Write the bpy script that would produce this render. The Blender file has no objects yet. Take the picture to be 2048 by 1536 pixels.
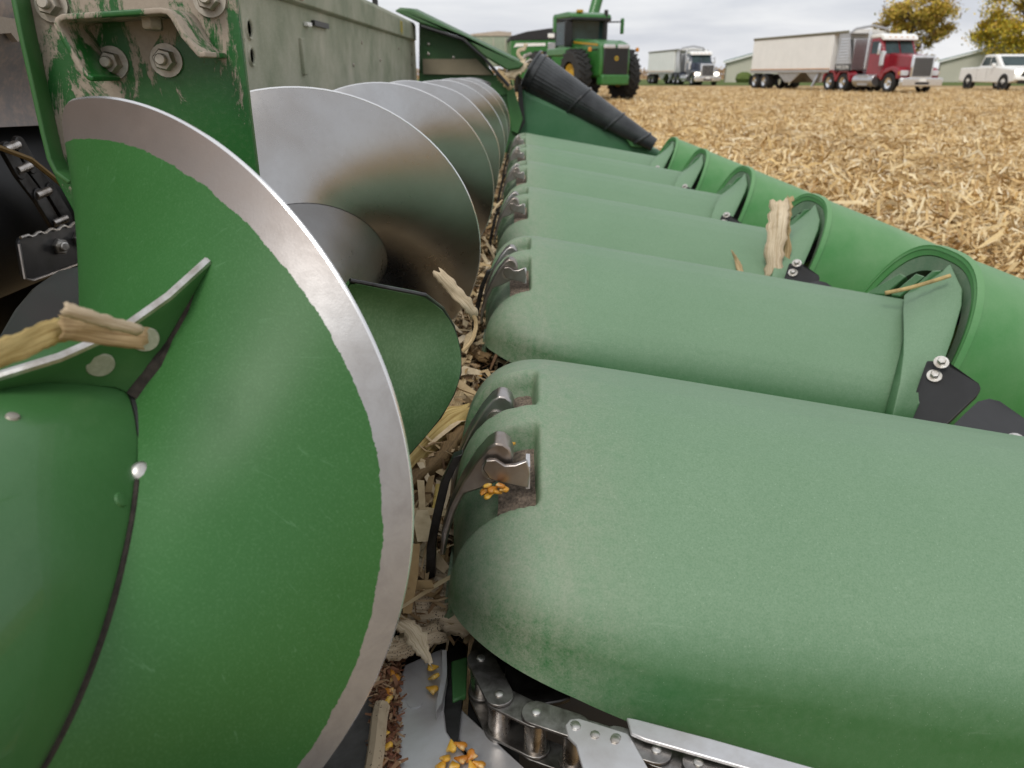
import bpy, bmesh, math, random
import numpy as np
from mathutils import Vector, Matrix
R_ = math.radians
random.seed(7); rng = np.random.default_rng(11)
scene = bpy.context.scene
COL = scene.collection

# ------------------------------------------------------------------ camera
F_PX, PITCH, YAW, CAM_Z = 1500.0, math.atan(618/1500.0), 0.012944, 1.0
cam_d = bpy.data.cameras.new('camera'); cam = bpy.data.objects.new('camera', cam_d); COL.objects.link(cam)
cam.location = (0, 0, CAM_Z)
cam.rotation_euler = (math.pi/2 - PITCH, 0, YAW)
cam_d.sensor_width = 36; cam_d.lens = 36*F_PX/2048
cam_d.clip_start = 0.02; cam_d.clip_end = 6000
cam_d.dof.use_dof = True; cam_d.dof.focus_distance = 0.80; cam_d.dof.aperture_fstop = 9.5
scene.camera = cam

# ------------------------------------------------------------------ sky, sun, exposure
SUN_EL, SUN_AZ = R_(48), R_(205)          # azimuth from +Y, clockwise: the sun stands behind the camera
world = bpy.data.worlds.new('World'); scene.world = world; world.use_nodes = True
wn = world.node_tree.nodes; wl = world.node_tree.links; wn.clear()
w_out = wn.new('ShaderNodeOutputWorld'); w_bg = wn.new('ShaderNodeBackground'); w_bg.inputs['Strength'].default_value = 0.1
w_sky = wn.new('ShaderNodeTexSky'); w_sky.sky_type = 'NISHITA'; w_sky.sun_disc = False
w_sky.sun_elevation = SUN_EL; w_sky.sun_rotation = SUN_AZ; w_sky.air_density = 1.2; w_sky.dust_density = 2.0
w_tc = wn.new('ShaderNodeTexCoord'); w_map = wn.new('ShaderNodeMapping'); w_map.inputs['Scale'].default_value = (1.0, 1.0, 7.0)
w_nz = wn.new('ShaderNodeTexNoise'); w_nz.inputs['Scale'].default_value = 2.6; w_nz.inputs['Detail'].default_value = 6; w_nz.inputs['Roughness'].default_value = .55
w_nz.inputs['Distortion'].default_value = .3
w_rp = wn.new('ShaderNodeValToRGB')
w_rp.color_ramp.elements[0].position = .36; w_rp.color_ramp.elements[0].color = (5.7, 5.9, 6.45, 1)
w_rp.color_ramp.elements[1].position = .62; w_rp.color_ramp.elements[1].color = (8.0, 8.05, 8.2, 1)
w_mx = wn.new('ShaderNodeMixRGB'); w_mx.inputs['Fac'].default_value = .93
wl.new(w_tc.outputs['Generated'], w_map.inputs['Vector']); wl.new(w_map.outputs['Vector'], w_nz.inputs['Vector'])
wl.new(w_nz.outputs['Fac'], w_rp.inputs['Fac']); wl.new(w_sky.outputs['Color'], w_mx.inputs['Color1']); wl.new(w_rp.outputs['Color'], w_mx.inputs['Color2'])
wl.new(w_mx.outputs['Color'], w_bg.inputs['Color']); wl.new(w_bg.outputs['Background'], w_out.inputs['Surface'])
sun_d = bpy.data.lights.new('sun', 'SUN'); sun_d.energy = 1.5; sun_d.angle = R_(22); sun_d.color = (1.0, .96, .9)
sun = bpy.data.objects.new('sun', sun_d); COL.objects.link(sun)
sv = Vector((math.sin(SUN_AZ)*math.cos(SUN_EL), math.cos(SUN_AZ)*math.cos(SUN_EL), math.sin(SUN_EL)))
sun.rotation_euler = sv.to_track_quat('Z', 'Y').to_euler(); sun.location = sv*50
scene.view_settings.view_transform = 'Standard'; scene.view_settings.look = 'None'
scene.view_settings.exposure = 0.22; scene.view_settings.gamma = 1.0; scene.view_settings.use_curve_mapping = False
scene.cycles.use_denoising = True; scene.cycles.max_bounces = 8; scene.cycles.glossy_bounces = 5

# ------------------------------------------------------------------ measuring: a sight line from the photograph met with a plane or the auger
_c, _s = math.cos(PITCH), math.sin(PITCH); _cy, _sy = math.cos(YAW), math.sin(YAW)
def ray(u, v):
    x = (u-1024)/F_PX; y = -(v-768)/F_PX
    d = (x, _c+y*_s, -_s+y*_c)
    return Vector((_cy*d[0]-_sy*d[1], _sy*d[0]+_cy*d[1], d[2]))
CAM = Vector((0, 0, CAM_Z))
def pY(u, v, Y): d = ray(u, v); return CAM + d*(Y/d.y)
def pX(u, v, X): d = ray(u, v); return CAM + d*(X/d.x)
def pZ(u, v, Z): d = ray(u, v); return CAM + d*((Z-CAM_Z)/d.z)
AX, AZ, AR = -.323, 1-.267, .25            # auger axis (parallel to Y) and radius
def pC(u, v, r, far=False):
    d = ray(u, v); a = d.x**2+d.z**2; ox, oz = -AX, CAM_Z-AZ
    b = 2*(d.x*ox+d.z*oz); c = ox*ox+oz*oz-r*r; q = b*b-4*a*c
    t = -b/2/a if q < 0 else (-b+(1 if far else -1)*math.sqrt(q))/2/a
    return CAM + d*t
def aug(theta, r, Y): t = R_(theta); return Vector((AX+r*math.cos(t), Y, AZ+r*math.sin(t)))

# ------------------------------------------------------------------ mesh helpers
class MB:
    def __init__(s): s.v = []; s.f = []
    def add(s, vs, fs):
        o = len(s.v); s.v += [tuple(q) for q in vs]; s.f += [tuple(i+o for i in f) for f in fs]; return s
    def box(s, c, d, rz=0, m=None):
        x, y, z = d[0]/2, d[1]/2, d[2]/2
        vs = [Vector((sx*x, sy*y, sz*z)) for sz in (-1, 1) for sy in (-1, 1) for sx in (-1, 1)]
        M = m if m is not None else Matrix.Rotation(rz, 3, 'Z')
        vs = [M @ q + Vector(c) for q in vs]
        return s.add(vs, [(0,2,3,1),(4,5,7,6),(0,1,5,4),(2,6,7,3),(0,4,6,2),(1,3,7,5)])
    def prism(s, poly, a, b, axis='y'):
        n = len(poly)
        def P(q, h):
            return {'y': (q[0], h, q[1]), 'x': (h, q[0], q[1]), 'z': (q[0], q[1], h)}[axis]
        vs = [P(q, a) for q in poly]+[P(q, b) for q in poly]
        fs = [tuple(range(n)), tuple(range(2*n-1, n-1, -1))]+[(i, i+n, (i+1) % n+n, (i+1) % n) for i in range(n)]
        return s.add(vs, fs)
    def slab(s, pts, off):
        n = len(pts); off = Vector(off)
        vs = [Vector(q) for q in pts]+[Vector(q)+off for q in pts]
        return s.add(vs, [tuple(range(n)), tuple(range(2*n-1, n-1, -1))]+[(i, i+n, (i+1) % n+n, (i+1) % n) for i in range(n)])
    def lathe(s, prof, p, d, n=16, caps=True):
        d = Vector(d).normalized(); a = d.orthogonal().normalized(); b = d.cross(a); p = Vector(p)
        vs = []
        for r, h in prof:
            for i in range(n):
                t = 2*math.pi*i/n; vs.append(p+d*h+(a*math.cos(t)+b*math.sin(t))*r)
        fs = [(j*n+i, j*n+(i+1) % n, (j+1)*n+(i+1) % n, (j+1)*n+i) for j in range(len(prof)-1) for i in range(n)]
        if caps: fs += [tuple(range(n-1, -1, -1)), tuple((len(prof)-1)*n+i for i in range(n))]
        return s.add(vs, fs)
    def cyl(s, p0, p1, r0, r1=None, n=14):
        p0 = Vector(p0); p1 = Vector(p1); L = (p1-p0).length
        return s.lathe([(r0, 0), (r0 if r1 is None else r1, L)], p0, p1-p0, n)
    def tube(s, pts, r, n=8):
        pts = [Vector(q) for q in pts]; m = len(pts); vs = []; a = None
        for i, q in enumerate(pts):
            d = (pts[min(i+1, m-1)]-pts[max(i-1, 0)]).normalized()
            a = d.orthogonal().normalized() if a is None else (a-d*a.dot(d)).normalized()
            b = d.cross(a); rr = r[i] if isinstance(r, (list, tuple)) else r
            vs += [q+(a*math.cos(2*math.pi*k/n)+b*math.sin(2*math.pi*k/n))*rr for k in range(n)]
        fs = [(j*n+i, j*n+(i+1) % n, (j+1)*n+(i+1) % n, (j+1)*n+i) for j in range(m-1) for i in range(n)]
        return s.add(vs, fs+[tuple(range(n-1, -1, -1)), tuple((m-1)*n+i for i in range(n))])
    def grid(s, P, closed=False):
        ni, nj = len(P), len(P[0]); vs = [q for row in P for q in row]
        fs = [(i*nj+j, (i+1)*nj+j, (i+1)*nj+(j+1) % nj, i*nj+(j+1) % nj) for i in range(ni-1) for j in range(nj if closed else nj-1)]
        return s.add(vs, fs)
    def hexbolt(s, p, d, r, h, washer=0, stud=0):
        d = Vector(d).normalized(); p = Vector(p); z = 0
        if washer: s.lathe([(washer, 0), (washer, r*.22)], p, d, 20); z = r*.22
        s.lathe([(r, z), (r, z+h*.8), (r*.86, z+h)], p, d, 6)
        if stud: s.lathe([(r*.52, z+h), (r*.52, z+h+stud*.85), (r*.42, z+h+stud)], p, d, 12)
        return s
    def build(s, name, mat, parent=None, loc=None, smooth=38, bevel=0, solid=0, soff=0, sub=0, recalc=True, bseg=2):
        me = bpy.data.meshes.new(name); me.from_pydata(s.v, [], s.f)
        if recalc:
            bm = bmesh.new(); bm.from_mesh(me); bmesh.ops.recalc_face_normals(bm, faces=bm.faces[:]); bm.to_mesh(me); bm.free()
        me.materials.append(mat)
        if smooth: me.shade_smooth(); me.set_sharp_from_angle(angle=R_(smooth))
        o = bpy.data.objects.new(name, me); COL.objects.link(o); put(o, parent, loc)
        if solid:
            m = o.modifiers.new('solidify', 'SOLIDIFY'); m.thickness = solid; m.offset = soff
            if not bevel: m = o.modifiers.new('split', 'EDGE_SPLIT'); m.split_angle = R_(55)
        if bevel:
            m = o.modifiers.new('bevel', 'BEVEL'); m.width = bevel; m.segments = bseg; m.limit_method = 'ANGLE'; m.angle_limit = R_(35)
        if sub:
            m = o.modifiers.new('subdivision', 'SUBSURF'); m.levels = sub; m.render_levels = sub
        return o
def world_loc(o):
    L = Vector((0, 0, 0))
    while o is not None: L += o.location; o = o.parent
    return L
def put(o, parent, loc):
    """loc None: the mesh is written in world coordinates; otherwise loc is relative to the parent."""
    if parent is not None: o.parent = parent
    if loc is not None: o.location = loc
    elif parent is not None: o.location = -world_loc(parent)
def tag(o, label=None, cat=None, group=None, kind=None):
    if label: o['label'] = label
    if cat: o['category'] = cat
    if group: o['group'] = group
    if kind: o['kind'] = kind
    return o
def empty(name, loc, label=None, cat=None, group=None, rz=0):
    o = bpy.data.objects.new(name, None); COL.objects.link(o); o.location = loc; o.rotation_euler = (0, 0, rz); o.empty_display_size = .2
    return tag(o, label, cat, group)
def link_copy(src, parent, loc=None):
    c = src.copy(); COL.objects.link(c); c.parent = parent
    if loc is not None: c.location = loc
    return c

# ------------------------------------------------------------------ materials
class NT:
    def __init__(s, name):
        s.m = bpy.data.materials.new(name); s.m.use_nodes = True; s.t = s.m.node_tree; s.n = s.t.nodes
        s.b = s.n['Principled BSDF']; s.tc = s.n.new('ShaderNodeTexCoord'); s.geo = s.n.new('ShaderNodeNewGeometry')
    def L(s, a, b): s.t.links.new(a, b)
    def noise(s, scale, detail=4, rough=.6, stretch=None, coord='Object', dist=0):
        n = s.n.new('ShaderNodeTexNoise'); n.inputs['Scale'].default_value = scale; n.inputs['Detail'].default_value = detail
        n.inputs['Roughness'].default_value = rough; n.inputs['Distortion'].default_value = dist
        src = s.tc.outputs[coord]
        if stretch:
            mp = s.n.new('ShaderNodeMapping'); mp.inputs['Scale'].default_value = stretch; s.L(src, mp.inputs['Vector']); src = mp.outputs['Vector']
        s.L(src, n.inputs['Vector']); return n.outputs['Fac']
    def ramp(s, fac, stops):
        r = s.n.new('ShaderNodeValToRGB'); e = r.color_ramp.elements
        while len(e) < len(stops): e.new(.5)
        for k, (p, c) in enumerate(stops):
            e[k].position = p; e[k].color = (c, c, c, 1) if isinstance(c, (int, float)) else (*c, 1)
        s.L(fac, r.inputs['Fac']); return r.outputs['Color']
    def mix(s, fac, a, b, mode='MIX'):
        m = s.n.new('ShaderNodeMixRGB'); m.blend_type = mode
        for sock, val in ((m.inputs['Fac'], fac), (m.inputs['Color1'], a), (m.inputs['Color2'], b)):
            if hasattr(val, 'links'): s.L(val, sock)
            elif isinstance(val, (int, float)): sock.default_value = val if sock.name == 'Fac' else (val, val, val, 1)
            else: sock.default_value = (*val, 1)
        return m.outputs['Color']
    def math(s, op, a, b=0, c=0):
        m = s.n.new('ShaderNodeMath'); m.operation = op
        for sock, val in zip(m.inputs, (a, b, c)):
            if hasattr(val, 'links'): s.L(val, sock)
            else: sock.default_value = val
        return m.outputs['Value']
    def oi(s): return s.n.new('ShaderNodeObjectInfo').outputs['Random']
    def sep(s, vec):
        n = s.n.new('ShaderNodeSeparateXYZ'); s.L(vec, n.inputs['Vector']); return n.outputs
    def bump(s, h, strength=.2, dist=.002):
        b = s.n.new('ShaderNodeBump'); b.inputs['Strength'].default_value = strength; b.inputs['Distance'].default_value = dist
        s.L(h, b.inputs['Height']); s.L(b.outputs['Normal'], s.b.inputs['Normal'])
    def set(s, **k):
        for key, val in k.items():
            sock = s.b.inputs[{'color': 'Base Color', 'rough': 'Roughness', 'metal': 'Metallic', 'spec': 'Specular IOR Level', 'coat': 'Coat Weight',
                               'trans': 'Transmission Weight', 'emit': 'Emission Color', 'estr': 'Emission Strength', 'ior': 'IOR'}[key]]
            if hasattr(val, 'links'): s.L(val, sock)
            elif isinstance(val, (int, float)): sock.default_value = val
            else: sock.default_value = (*val, 1)
        return s.m
def plain(name, color, rough=.5, metal=0, var=.12, scale=6, bump=0, **k):
    t = NT(name); n = t.noise(scale, 4)
    lo = tuple(c*(1-var) for c in color); hi = tuple(min(1, c*(1+var)) for c in color)
    t.set(color=t.ramp(n, [(.3, lo), (.7, hi)]), rough=rough, metal=metal, **k)
    if bump: t.bump(t.noise(scale*12, 3), bump, .002)
    return t.m
def dusty(name, base, dust, amount=.5, scale=9, rough=.5, speck=1.0, up=0.0, coat=0, sc2=260):
    """paint or plastic with a film of field dust: patchy film, fine specks, more on faces that look up"""
    t = NT(name)
    film = t.noise(scale, 6, .62); fine = t.noise(sc2, 3, .7)
    fl = t.n.new('ShaderNodeTexVoronoi'); fl.inputs['Scale'].default_value = 210; t.L(t.tc.outputs['Object'], fl.inputs['Vector'])
    fleck = t.math('MULTIPLY', t.math('LESS_THAN', fl.outputs['Distance'], .13), t.math('GREATER_THAN', t.noise(90, 2), .55))
    f = t.ramp(film, [(.30, 0.0), (.75, 1.0)])
    g = t.ramp(fine, [(.45, 0.0), (.72, 1.0)])
    a = t.math('MULTIPLY', f, amount*.7); a = t.math('ADD', a, t.math('MULTIPLY', g, .30*speck*amount))
    if up:
        z = t.sep(t.geo.outputs['Normal'])[2]
        zz = t.ramp(t.math('ADD', z, t.math('MULTIPLY_ADD', film, .3, -.15)), [(.30, 0.0), (.95, 1.0)])
        a = t.math('MULTIPLY_ADD', zz, up, a)
    a = t.math('MULTIPLY_ADD', fleck, .35*speck*amount, a)
    a = t.math('MINIMUM', a, .92)
    t.set(color=t.mix(a, base, dust), rough=t.math('MULTIPLY_ADD', a, .25, rough), coat=coat)
    t.bump(fine, .08, .001)
    return t.m
def steel(name, bright=(.56, .55, .55), dark=(.30, .25, .21), rough=.24, scale=7, brown=.5, stretch=None, lines=None, pit=.35):
    t = NT(name); n = t.noise(scale, 5, .6, stretch, dist=.4); fine = t.noise(140, 3, .7, lines)
    col = t.ramp(n, [(.5-.3*brown, dark) if brown else (.0, bright), (.62, bright)])
    col = t.mix(t.ramp(fine, [(.52, 0.0), (.8, pit)]), col, tuple(c*.55 for c in bright))
    t.set(color=col, metal=1.0, rough=t.math('MULTIPLY_ADD', t.math('ADD', n, fine), .16, rough-.08)); t.bump(fine, .05, .0006)
    return t.m
M = {}
GREEN = (.034, .125, .030); HOOD = (.027, .125, .035); DUST = (.40, .44, .36); CLAY = (.36, .30, .235)
M['paint'] = dusty('green_paint', GREEN, (.14, .31, .14), .30, 7, .40, .5, sc2=400)
def hood_plastic():
    t = NT('hood_plastic'); film = t.noise(5, 4, .55); fine = t.noise(520, 3, .75); mid = t.noise(110, 6, .75, dist=.4)
    x, y, z = t.sep(t.tc.outputs['Object']); nz = t.sep(t.geo.outputs['Normal'])[2]
    up = t.ramp(t.math('ADD', nz, t.math('MULTIPLY_ADD', mid, .16, -.08)), [(.10, 0.0), (.74, 1.0)])
    a = t.math('MULTIPLY_ADD', up, .47, .05); a = t.math('ADD', a, t.math('MULTIPLY_ADD', film, .16, -.08)); a = t.math('ADD', a, t.math('MULTIPLY_ADD', mid, .16, -.08))
    a = t.math('MULTIPLY', a, t.ramp(fine, [(.25, .62), (.7, 1.25)]))
    scr = t.noise(18, 3, .6, (.7, 9, 5), dist=1.0); a = t.math('MULTIPLY_ADD', t.ramp(scr, [(.66, 0.0), (.74, 1.0)]), .10, a)
    v = t.n.new('ShaderNodeTexVoronoi'); v.inputs['Scale'].default_value = 240; mp = t.n.new('ShaderNodeMapping'); mp.inputs['Scale'].default_value = (1, .45, 1); mp.inputs['Rotation'].default_value = (0, 0, .5)
    t.L(t.tc.outputs['Object'], mp.inputs['Vector']); t.L(mp.outputs['Vector'], v.inputs['Vector'])
    fleck = t.math('MULTIPLY', t.math('LESS_THAN', v.outputs['Distance'], .12), t.math('GREATER_THAN', t.noise(70, 2), .52)); a = t.math('MULTIPLY_ADD', fleck, .30, a)
    a = t.math('MINIMUM', t.math('MAXIMUM', a, 0.0), .9)
    c = t.mix(a, HOOD, (.28, .39, .27))
    rear = t.math('MULTIPLY', t.ramp(x, [(0.0, 1.0), (.13, 0.0)]), t.ramp(t.math('MULTIPLY_ADD', fine, .45, t.math('MULTIPLY_ADD', mid, .45, t.math('MULTIPLY', t.noise(16, 4, .6, (3, 1, .6)), .35))), [(.48, 0.0), (.80, .62)]))
    c = t.mix(rear, c, (.33, .315, .255))
    t.set(color=c, rough=t.math('MULTIPLY_ADD', a, .3, .42)); t.bump(fine, .12, .0008); return t.m
M['hood'] = hood_plastic()
M['bladep'] = dusty('dusty_lightened_blade', GREEN, (.30, .46, .26), .75, 5, .4, 1.0, sc2=300)  # dust specks, their colour lightened to offset the shade on the blade
M['snout'] = dusty('snout_plastic', (.046, .215, .048), (.36, .48, .31), .28, 7, .44, .6, up=.22, sc2=300)
M['sheet'] = dusty('dusty_green_sheet', (.17, .21, .125), (.50, .485, .39), 1.25, 5, .65, .7)
M['endsheet'] = dusty('end_sheet_green', (.016, .10, .022), (.20, .20, .13), .45, 4, .45, .5)
M['divider'] = dusty('divider_green', (.016, .115, .036), (.26, .37, .27), .28, 3, .45, .4, up=.2)
M['steel'] = steel('worn_steel', rough=.27, brown=.35)
M['flight'] = steel('polished_flight', (.47, .47, .468), (.37, .35, .33), .22, 3.2, .4, pit=.12)
M['deck'] = (lambda t: (t.bump(t.noise(90, 3), .05, .0008), t.set(color=t.mix(t.ramp(t.noise(14, 6, .65, dist=.5), [(.42, 0.0), (.72, .65)]), (.60, .60, .615), (.36, .33, .30)), metal=.55, rough=.33))[1])(NT('brushed_deck_steel'))
M['tube'] = dusty('auger_tube_green', GREEN, (.16, .33, .15), .30, 7, .27, .5, coat=.25, sc2=400)
M['edge'] = plain('polished_edge', (.80, .80, .80), .22, .8, var=.06)
M['bolt'] = steel('zinc_bolt', (.66, .65, .62), (.42, .38, .33), .33, 60, .5)
M['dullbolt'] = steel('dusty_bolt', (.50, .47, .41), (.33, .29, .24), .5, 60, .5)
M['oily'] = steel('oily_chain', (.34, .325, .31), (.05, .04, .033), .32, 60, 1.0)
M['roller'] = steel('chain_roller', (.62, .59, .56), (.30, .26, .22), .2, 30, .5)
M['black'] = plain('black_rubber', (.022, .022, .023), .55, bump=.1, scale=30)
M['poly'] = dusty('black_poly', (.010, .011, .012), (.22, .24, .25), .26, 6, .22, .4, up=.12)
M['dark'] = plain('dark_iron', (.012, .012, .012), .45, bump=.1)
M['darksteel'] = steel('dark_steel', (.10, .10, .10), (.03, .027, .025), .35, 20, .6)
M['glass'] = plain('vehicle_glass', (.028, .05, .05), .06, var=.4, scale=1.2)
M['tyre'] = plain('tyre_rubber', (.018, .018, .017), .8, bump=.3)
M['yellow'] = plain('wheel_yellow', (.42, .25, .015), .5)
M['white'] = plain('white_panel', (.86, .86, .83), .4, var=.04, scale=2)
M['chrome'] = plain('chrome', (.80, .80, .80), .12, 1.0, var=.05)
M['alum'] = plain('aluminium', (.52, .52, .52), .35, .9)
M['grille'] = plain('grille_black', (.02, .02, .019), .35)
M['red'] = plain('red_cab_paint', (.26, .016, .026), .25, coat=.5)
M['blue'] = plain('dark_blue_paint', (.055, .065, .095), .3, coat=.4)
M['tgreen'] = plain('tractor_green', (.035, .155, .032), .35, coat=.2)
M['tarp'] = plain('black_tarp', (.02, .02, .022), .7)
M['olive'] = plain('tarp_olive', (.18, .17, .12), .8)
M['amber'] = plain('amber_lens', (.55, .22, .02), .3)
M['siding'] = plain('cream_siding', (.50, .49, .40), .6, var=.05, scale=.6)
M['roofgreen'] = plain('green_roof', (.055, .16, .12), .5, var=.1)
M['bark'] = plain('bark', (.07, .055, .04), .9, bump=.6)
def lamp_mat(name, col, e):
    t = NT(name); return t.set(color=col, rough=.2, emit=col, estr=e)
M['lamp'] = lamp_mat('headlamp_lit', (1.0, .97, .85), 3.0)
M['lens'] = plain('headlamp_lens', (.55, .55, .56), .15)

# ------------------------------------------------------------------ ground
def ground_mat(name, stops, scale, bump=.5):
    t = NT(name); n = t.noise(scale, 8, .7, coord='Object'); t.set(color=t.ramp(n, stops), rough=.95, spec=.1)
    t.bump(t.noise(scale*3, 6, .7), bump, .05); return t.m
M['soil'] = ground_mat('field_soil', [(.25, (.16, .10, .055)), (.5, (.42, .29, .15)), (.75, (.60, .46, .27))], 5.0)
M['grass'] = ground_mat('grass', [(.3, (.07, .10, .03)), (.7, (.15, .19, .06))], .8)
o = MB().add([(-3000, -3000, 0), (3000, -3000, 0), (3000, 3000, 0), (-3000, 3000, 0)], [(0, 1, 2, 3)]).build('field_ground', M['soil'], smooth=0)
tag(o, kind='structure')
gp = [pZ(1200, 171, 0), pZ(1500, 171.5, 0), pZ(2200, 172.5, 0)]
o = MB().add([(gp[0].x-60, gp[0].y, .02), (gp[1].x, gp[1].y, .02), (gp[2].x+60, gp[2].y, .02), (260, 190, .02), (-80, 190, .02)], [(0, 1, 2, 3, 4)]).build('grass_strip', M['grass'], smooth=0)
tag(o, kind='structure')

# ------------------------------------------------------------------ the corn head
HEAD = empty('corn_header', (0.1, 3.0, 0), 'large green corn harvesting head with rounded row hoods and long cross auger', 'corn head')
M['grime'] = plain('caked_grime', (.035, .028, .022), .9, var=.5, scale=150, bump=.6)
# --- cross auger
AUG = MB().cyl((AX, -.45, AZ), (AX, .62, AZ), .10, n=64).build('auger', M['tube'], HEAD)
tag(AUG, 'cross auger with green centre flights and bare polished flights beyond')
MB().cyl((AX, .62, AZ), (AX, .80, AZ), .045, n=24).build('auger_shaft', M['darksteel'], AUG)
MB().cyl((AX, .80, AZ), (AX, 5.2, AZ), .10, n=64).build('auger_tube', M['flight'], AUG)
def flight_mat(name, rim, steel_dark, oxide):
    """painted flight whose outer band is worn to bare steel, browner towards its leading tip"""
    t = NT(name); x, y, z = t.sep(t.tc.outputs['Object'])
    dx = t.math('SUBTRACT', x, AX); dz = t.math('SUBTRACT', z, AZ)
    rad = t.math('SQRT', t.math('ADD', t.math('MULTIPLY', dx, dx), t.math('MULTIPLY', dz, dz)))
    edge = t.noise(26, 9, .78); rr = t.math('MULTIPLY_ADD', edge, .010, rad); rr = t.math('MULTIPLY_ADD', t.ramp(z, [(.80, 0.0), (.97, 1.0)]), .013, rr)
    bare = t.ramp(t.math('GREATER_THAN', rr, rim+.005), [(0, 0.0), (1, 1.0)])
    film = t.noise(6, 6, .6); fine = t.noise(600, 3, .7)
    green = t.mix(t.math('MULTIPLY', t.ramp(film, [(.35, 0.0), (.75, .2)]), 1.0), GREEN, (.09, .25, .09))
    green = t.mix(t.ramp(fine, [(.5, 0.0), (.85, .28)]), green, (.16, .32, .15))
    scr = t.noise(30, 2, .5, (.6, 14, 2.2), dist=.8); green = t.mix(t.ramp(scr, [(.68, 0.0), (.78, .13)]), green, (.25, .48, .27))
    ox = t.ramp(t.math('ADD', z, t.math('MULTIPLY', film, .06)), [(.88, 0.0), (1.0, 1.0)])
    blot = t.noise(40, 5, .7, dist=.5)
    met = t.mix(t.ramp(blot, [(.4, 0.0), (.75, .5)]), (.38, .375, .375), (.22, .205, .195))
    met = t.mix(ox, met, oxide)
    t.set(color=t.mix(bare, green, met), metal=t.math('MULTIPLY', bare, .65), rough=t.mix(bare, .42, t.math('MULTIPLY_ADD', blot, .2, .34)))
    t.set(spec=.28)
    t.bump(t.math('ADD', fine, t.math('MULTIPLY', bare, -2.0)), .10, .0008)
    return t.m
M['fgflight'] = flight_mat('worn_green_flight', .2335, None, (.30, .245, .215))
M['blade'] = flight_mat('worn_green_blade', .262, None, (.4, .35, .3))
def ruled(name, mat, outer, inner, th0, th1, n, r_in=.10, rfun=None, thick=.005, nr=14, dish=0.0):
    P = []
    for i in range(n+1):
        th = th0+(th1-th0)*i/n
        yo = np.interp(-th, [-q[0] for q in outer], [q[1] for q in outer]); yi = np.interp(-th, [-q[0] for q in inner], [q[1] for q in inner])
        R1 = rfun(th) if rfun else AR
        row = []
        for j in range(nr+1):
            q = j/nr; row.append(aug(th, r_in+(R1-r_in)*q, yi+(yo-yi)*(q+dish*q*(1-q))))
        P.append(row)
    return MB().grid(P).build(name, mat, AUG, solid=thick, smooth=60, recalc=False)
o_fg = [(112, .680), (105, .662), (92, .615), (74, .565), (56, .516), (39, .479), (22, .452), (7, .437), (-5, .425), (-15, .412), (-28, .392), (-41, .366), (-60, .335), (-90, .285), (-180, .14), (-300, -.05)]
i_fg = [(112, .585), (105, .57), (46, .45), (30, .414), (11, .360), (-5, .318), (-40, .25), (-90, .17), (-180, .03), (-300, -.16)]
def sm_tab(t, lo, hi):       # resample a measured table so that the sheet bends evenly
    xs = np.array([q[0] for q in t])[::-1]; ys = np.array([q[1] for q in t])[::-1]
    g = np.linspace(xs[0], xs[-1], 200); y = np.interp(g, xs, ys); k = np.ones(15)/15
    y2 = np.convolve(np.pad(y, 7, mode='reflect', reflect_type='odd'), k, 'valid')
    return [(a, b) for a, b in zip(g[::-1], y2[::-1])]
def tip_r(th): return AR-.022*max(0, (th-98)/7.5)**2.2 if th > 98 else AR
ruled('flight', M['fgflight'], sm_tab(o_fg, 0, 0), sm_tab(i_fg, 0, 0), 105.5, -300, 260, rfun=tip_r, dish=.25)['label'] = 'green flight with its outer band worn to bare steel'
sil = [(150, 1.02), (0, 1.275), (-360, 1.96), (-720, 2.53), (-1080, 3.25), (-1440, 3.95), (-1800, 4.58), (-2100, 5.08)]
sil_o = sm_tab(sil, 0, 0); sil_i = [(a, b-.055) for a, b in sil_o]
def sil_r(th): return AR + (.004*math.sin(th*.11)*math.sin(th*.037) if -1000 < th < -600 else 0)
ruled('flight', M['flight'], sil_o, sil_i, 140, -2100, 560, rfun=sil_r, dish=-.3, nr=10)['label'] = 'bare polished steel flight winding away along the head'
def edge_line(tab, th0, th1, n, rf, r):
    return MB().tube([aug(th0+(th1-th0)*i/n, rf(th0+(th1-th0)*i/n), float(np.interp(-(th0+(th1-th0)*i/n), [-q[0] for q in tab], [q[1] for q in tab]))) for i in range(n+1)], r, 6).build('flight_edge', M['edge'], AUG)
edge_line(sm_tab(o_fg, 0, 0), 100, -120, 120, tip_r, .0022)
edge_line(sil_o, 140, -2100, 560, sil_r, .0028)
# green paddle plates where the two hands of flighting meet
inn = [pC(u, v, .10) for u, v in ((-60, 790), (0, 773), (80, 761), (170, 764), (230, 772), (268, 790))]
out = [pC(u, v, r) for u, v, r in ((-60, 770, .106), (0, 752, .112), (120, 715, .125), (240, 662, .14), (330, 605, .155), (415, 520, .172))]
_ot, _it = sm_tab(o_fg, 0, 0), sm_tab(i_fg, 0, 0)
def flight_y(th, r):
    q = (r-.10)/(AR-.10); yo = float(np.interp(-th, [-k[0] for k in _ot], [k[1] for k in _ot])); yi = float(np.interp(-th, [-k[0] for k in _it], [k[1] for k in _it])); return yi+(yo-yi)*(q+.25*q*(1-q))
def on_flight(u, v):          # where a sight line meets the green flight
    best = None
    for k in range(151):
        r = .10+.15*k/150; p_ = pC(u, v, r); th = math.degrees(math.atan2(p_.z-AZ, p_.x-AX)); e = abs(p_.y-flight_y(th, r))
        if best is None or e < best[0]: best = (e, p_)
    return best[1]
out[-1] = on_flight(415, 522)+Vector((.002, -.004, .001)); out[-2] = out[-1].lerp(out[-3], .42)+(pC(330, 608, .165)-out[-1].lerp(out[-3], .42))*.5
def lerp_rows(a, b, n): return [[p.lerp(q, k/n) for k in range(n+1)] for p, q in zip(a, b)]
o = MB().grid(lerp_rows(inn, out, 6)).build('paddle', M['paint'], AUG, solid=.006, smooth=60, bevel=.0012)
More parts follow.
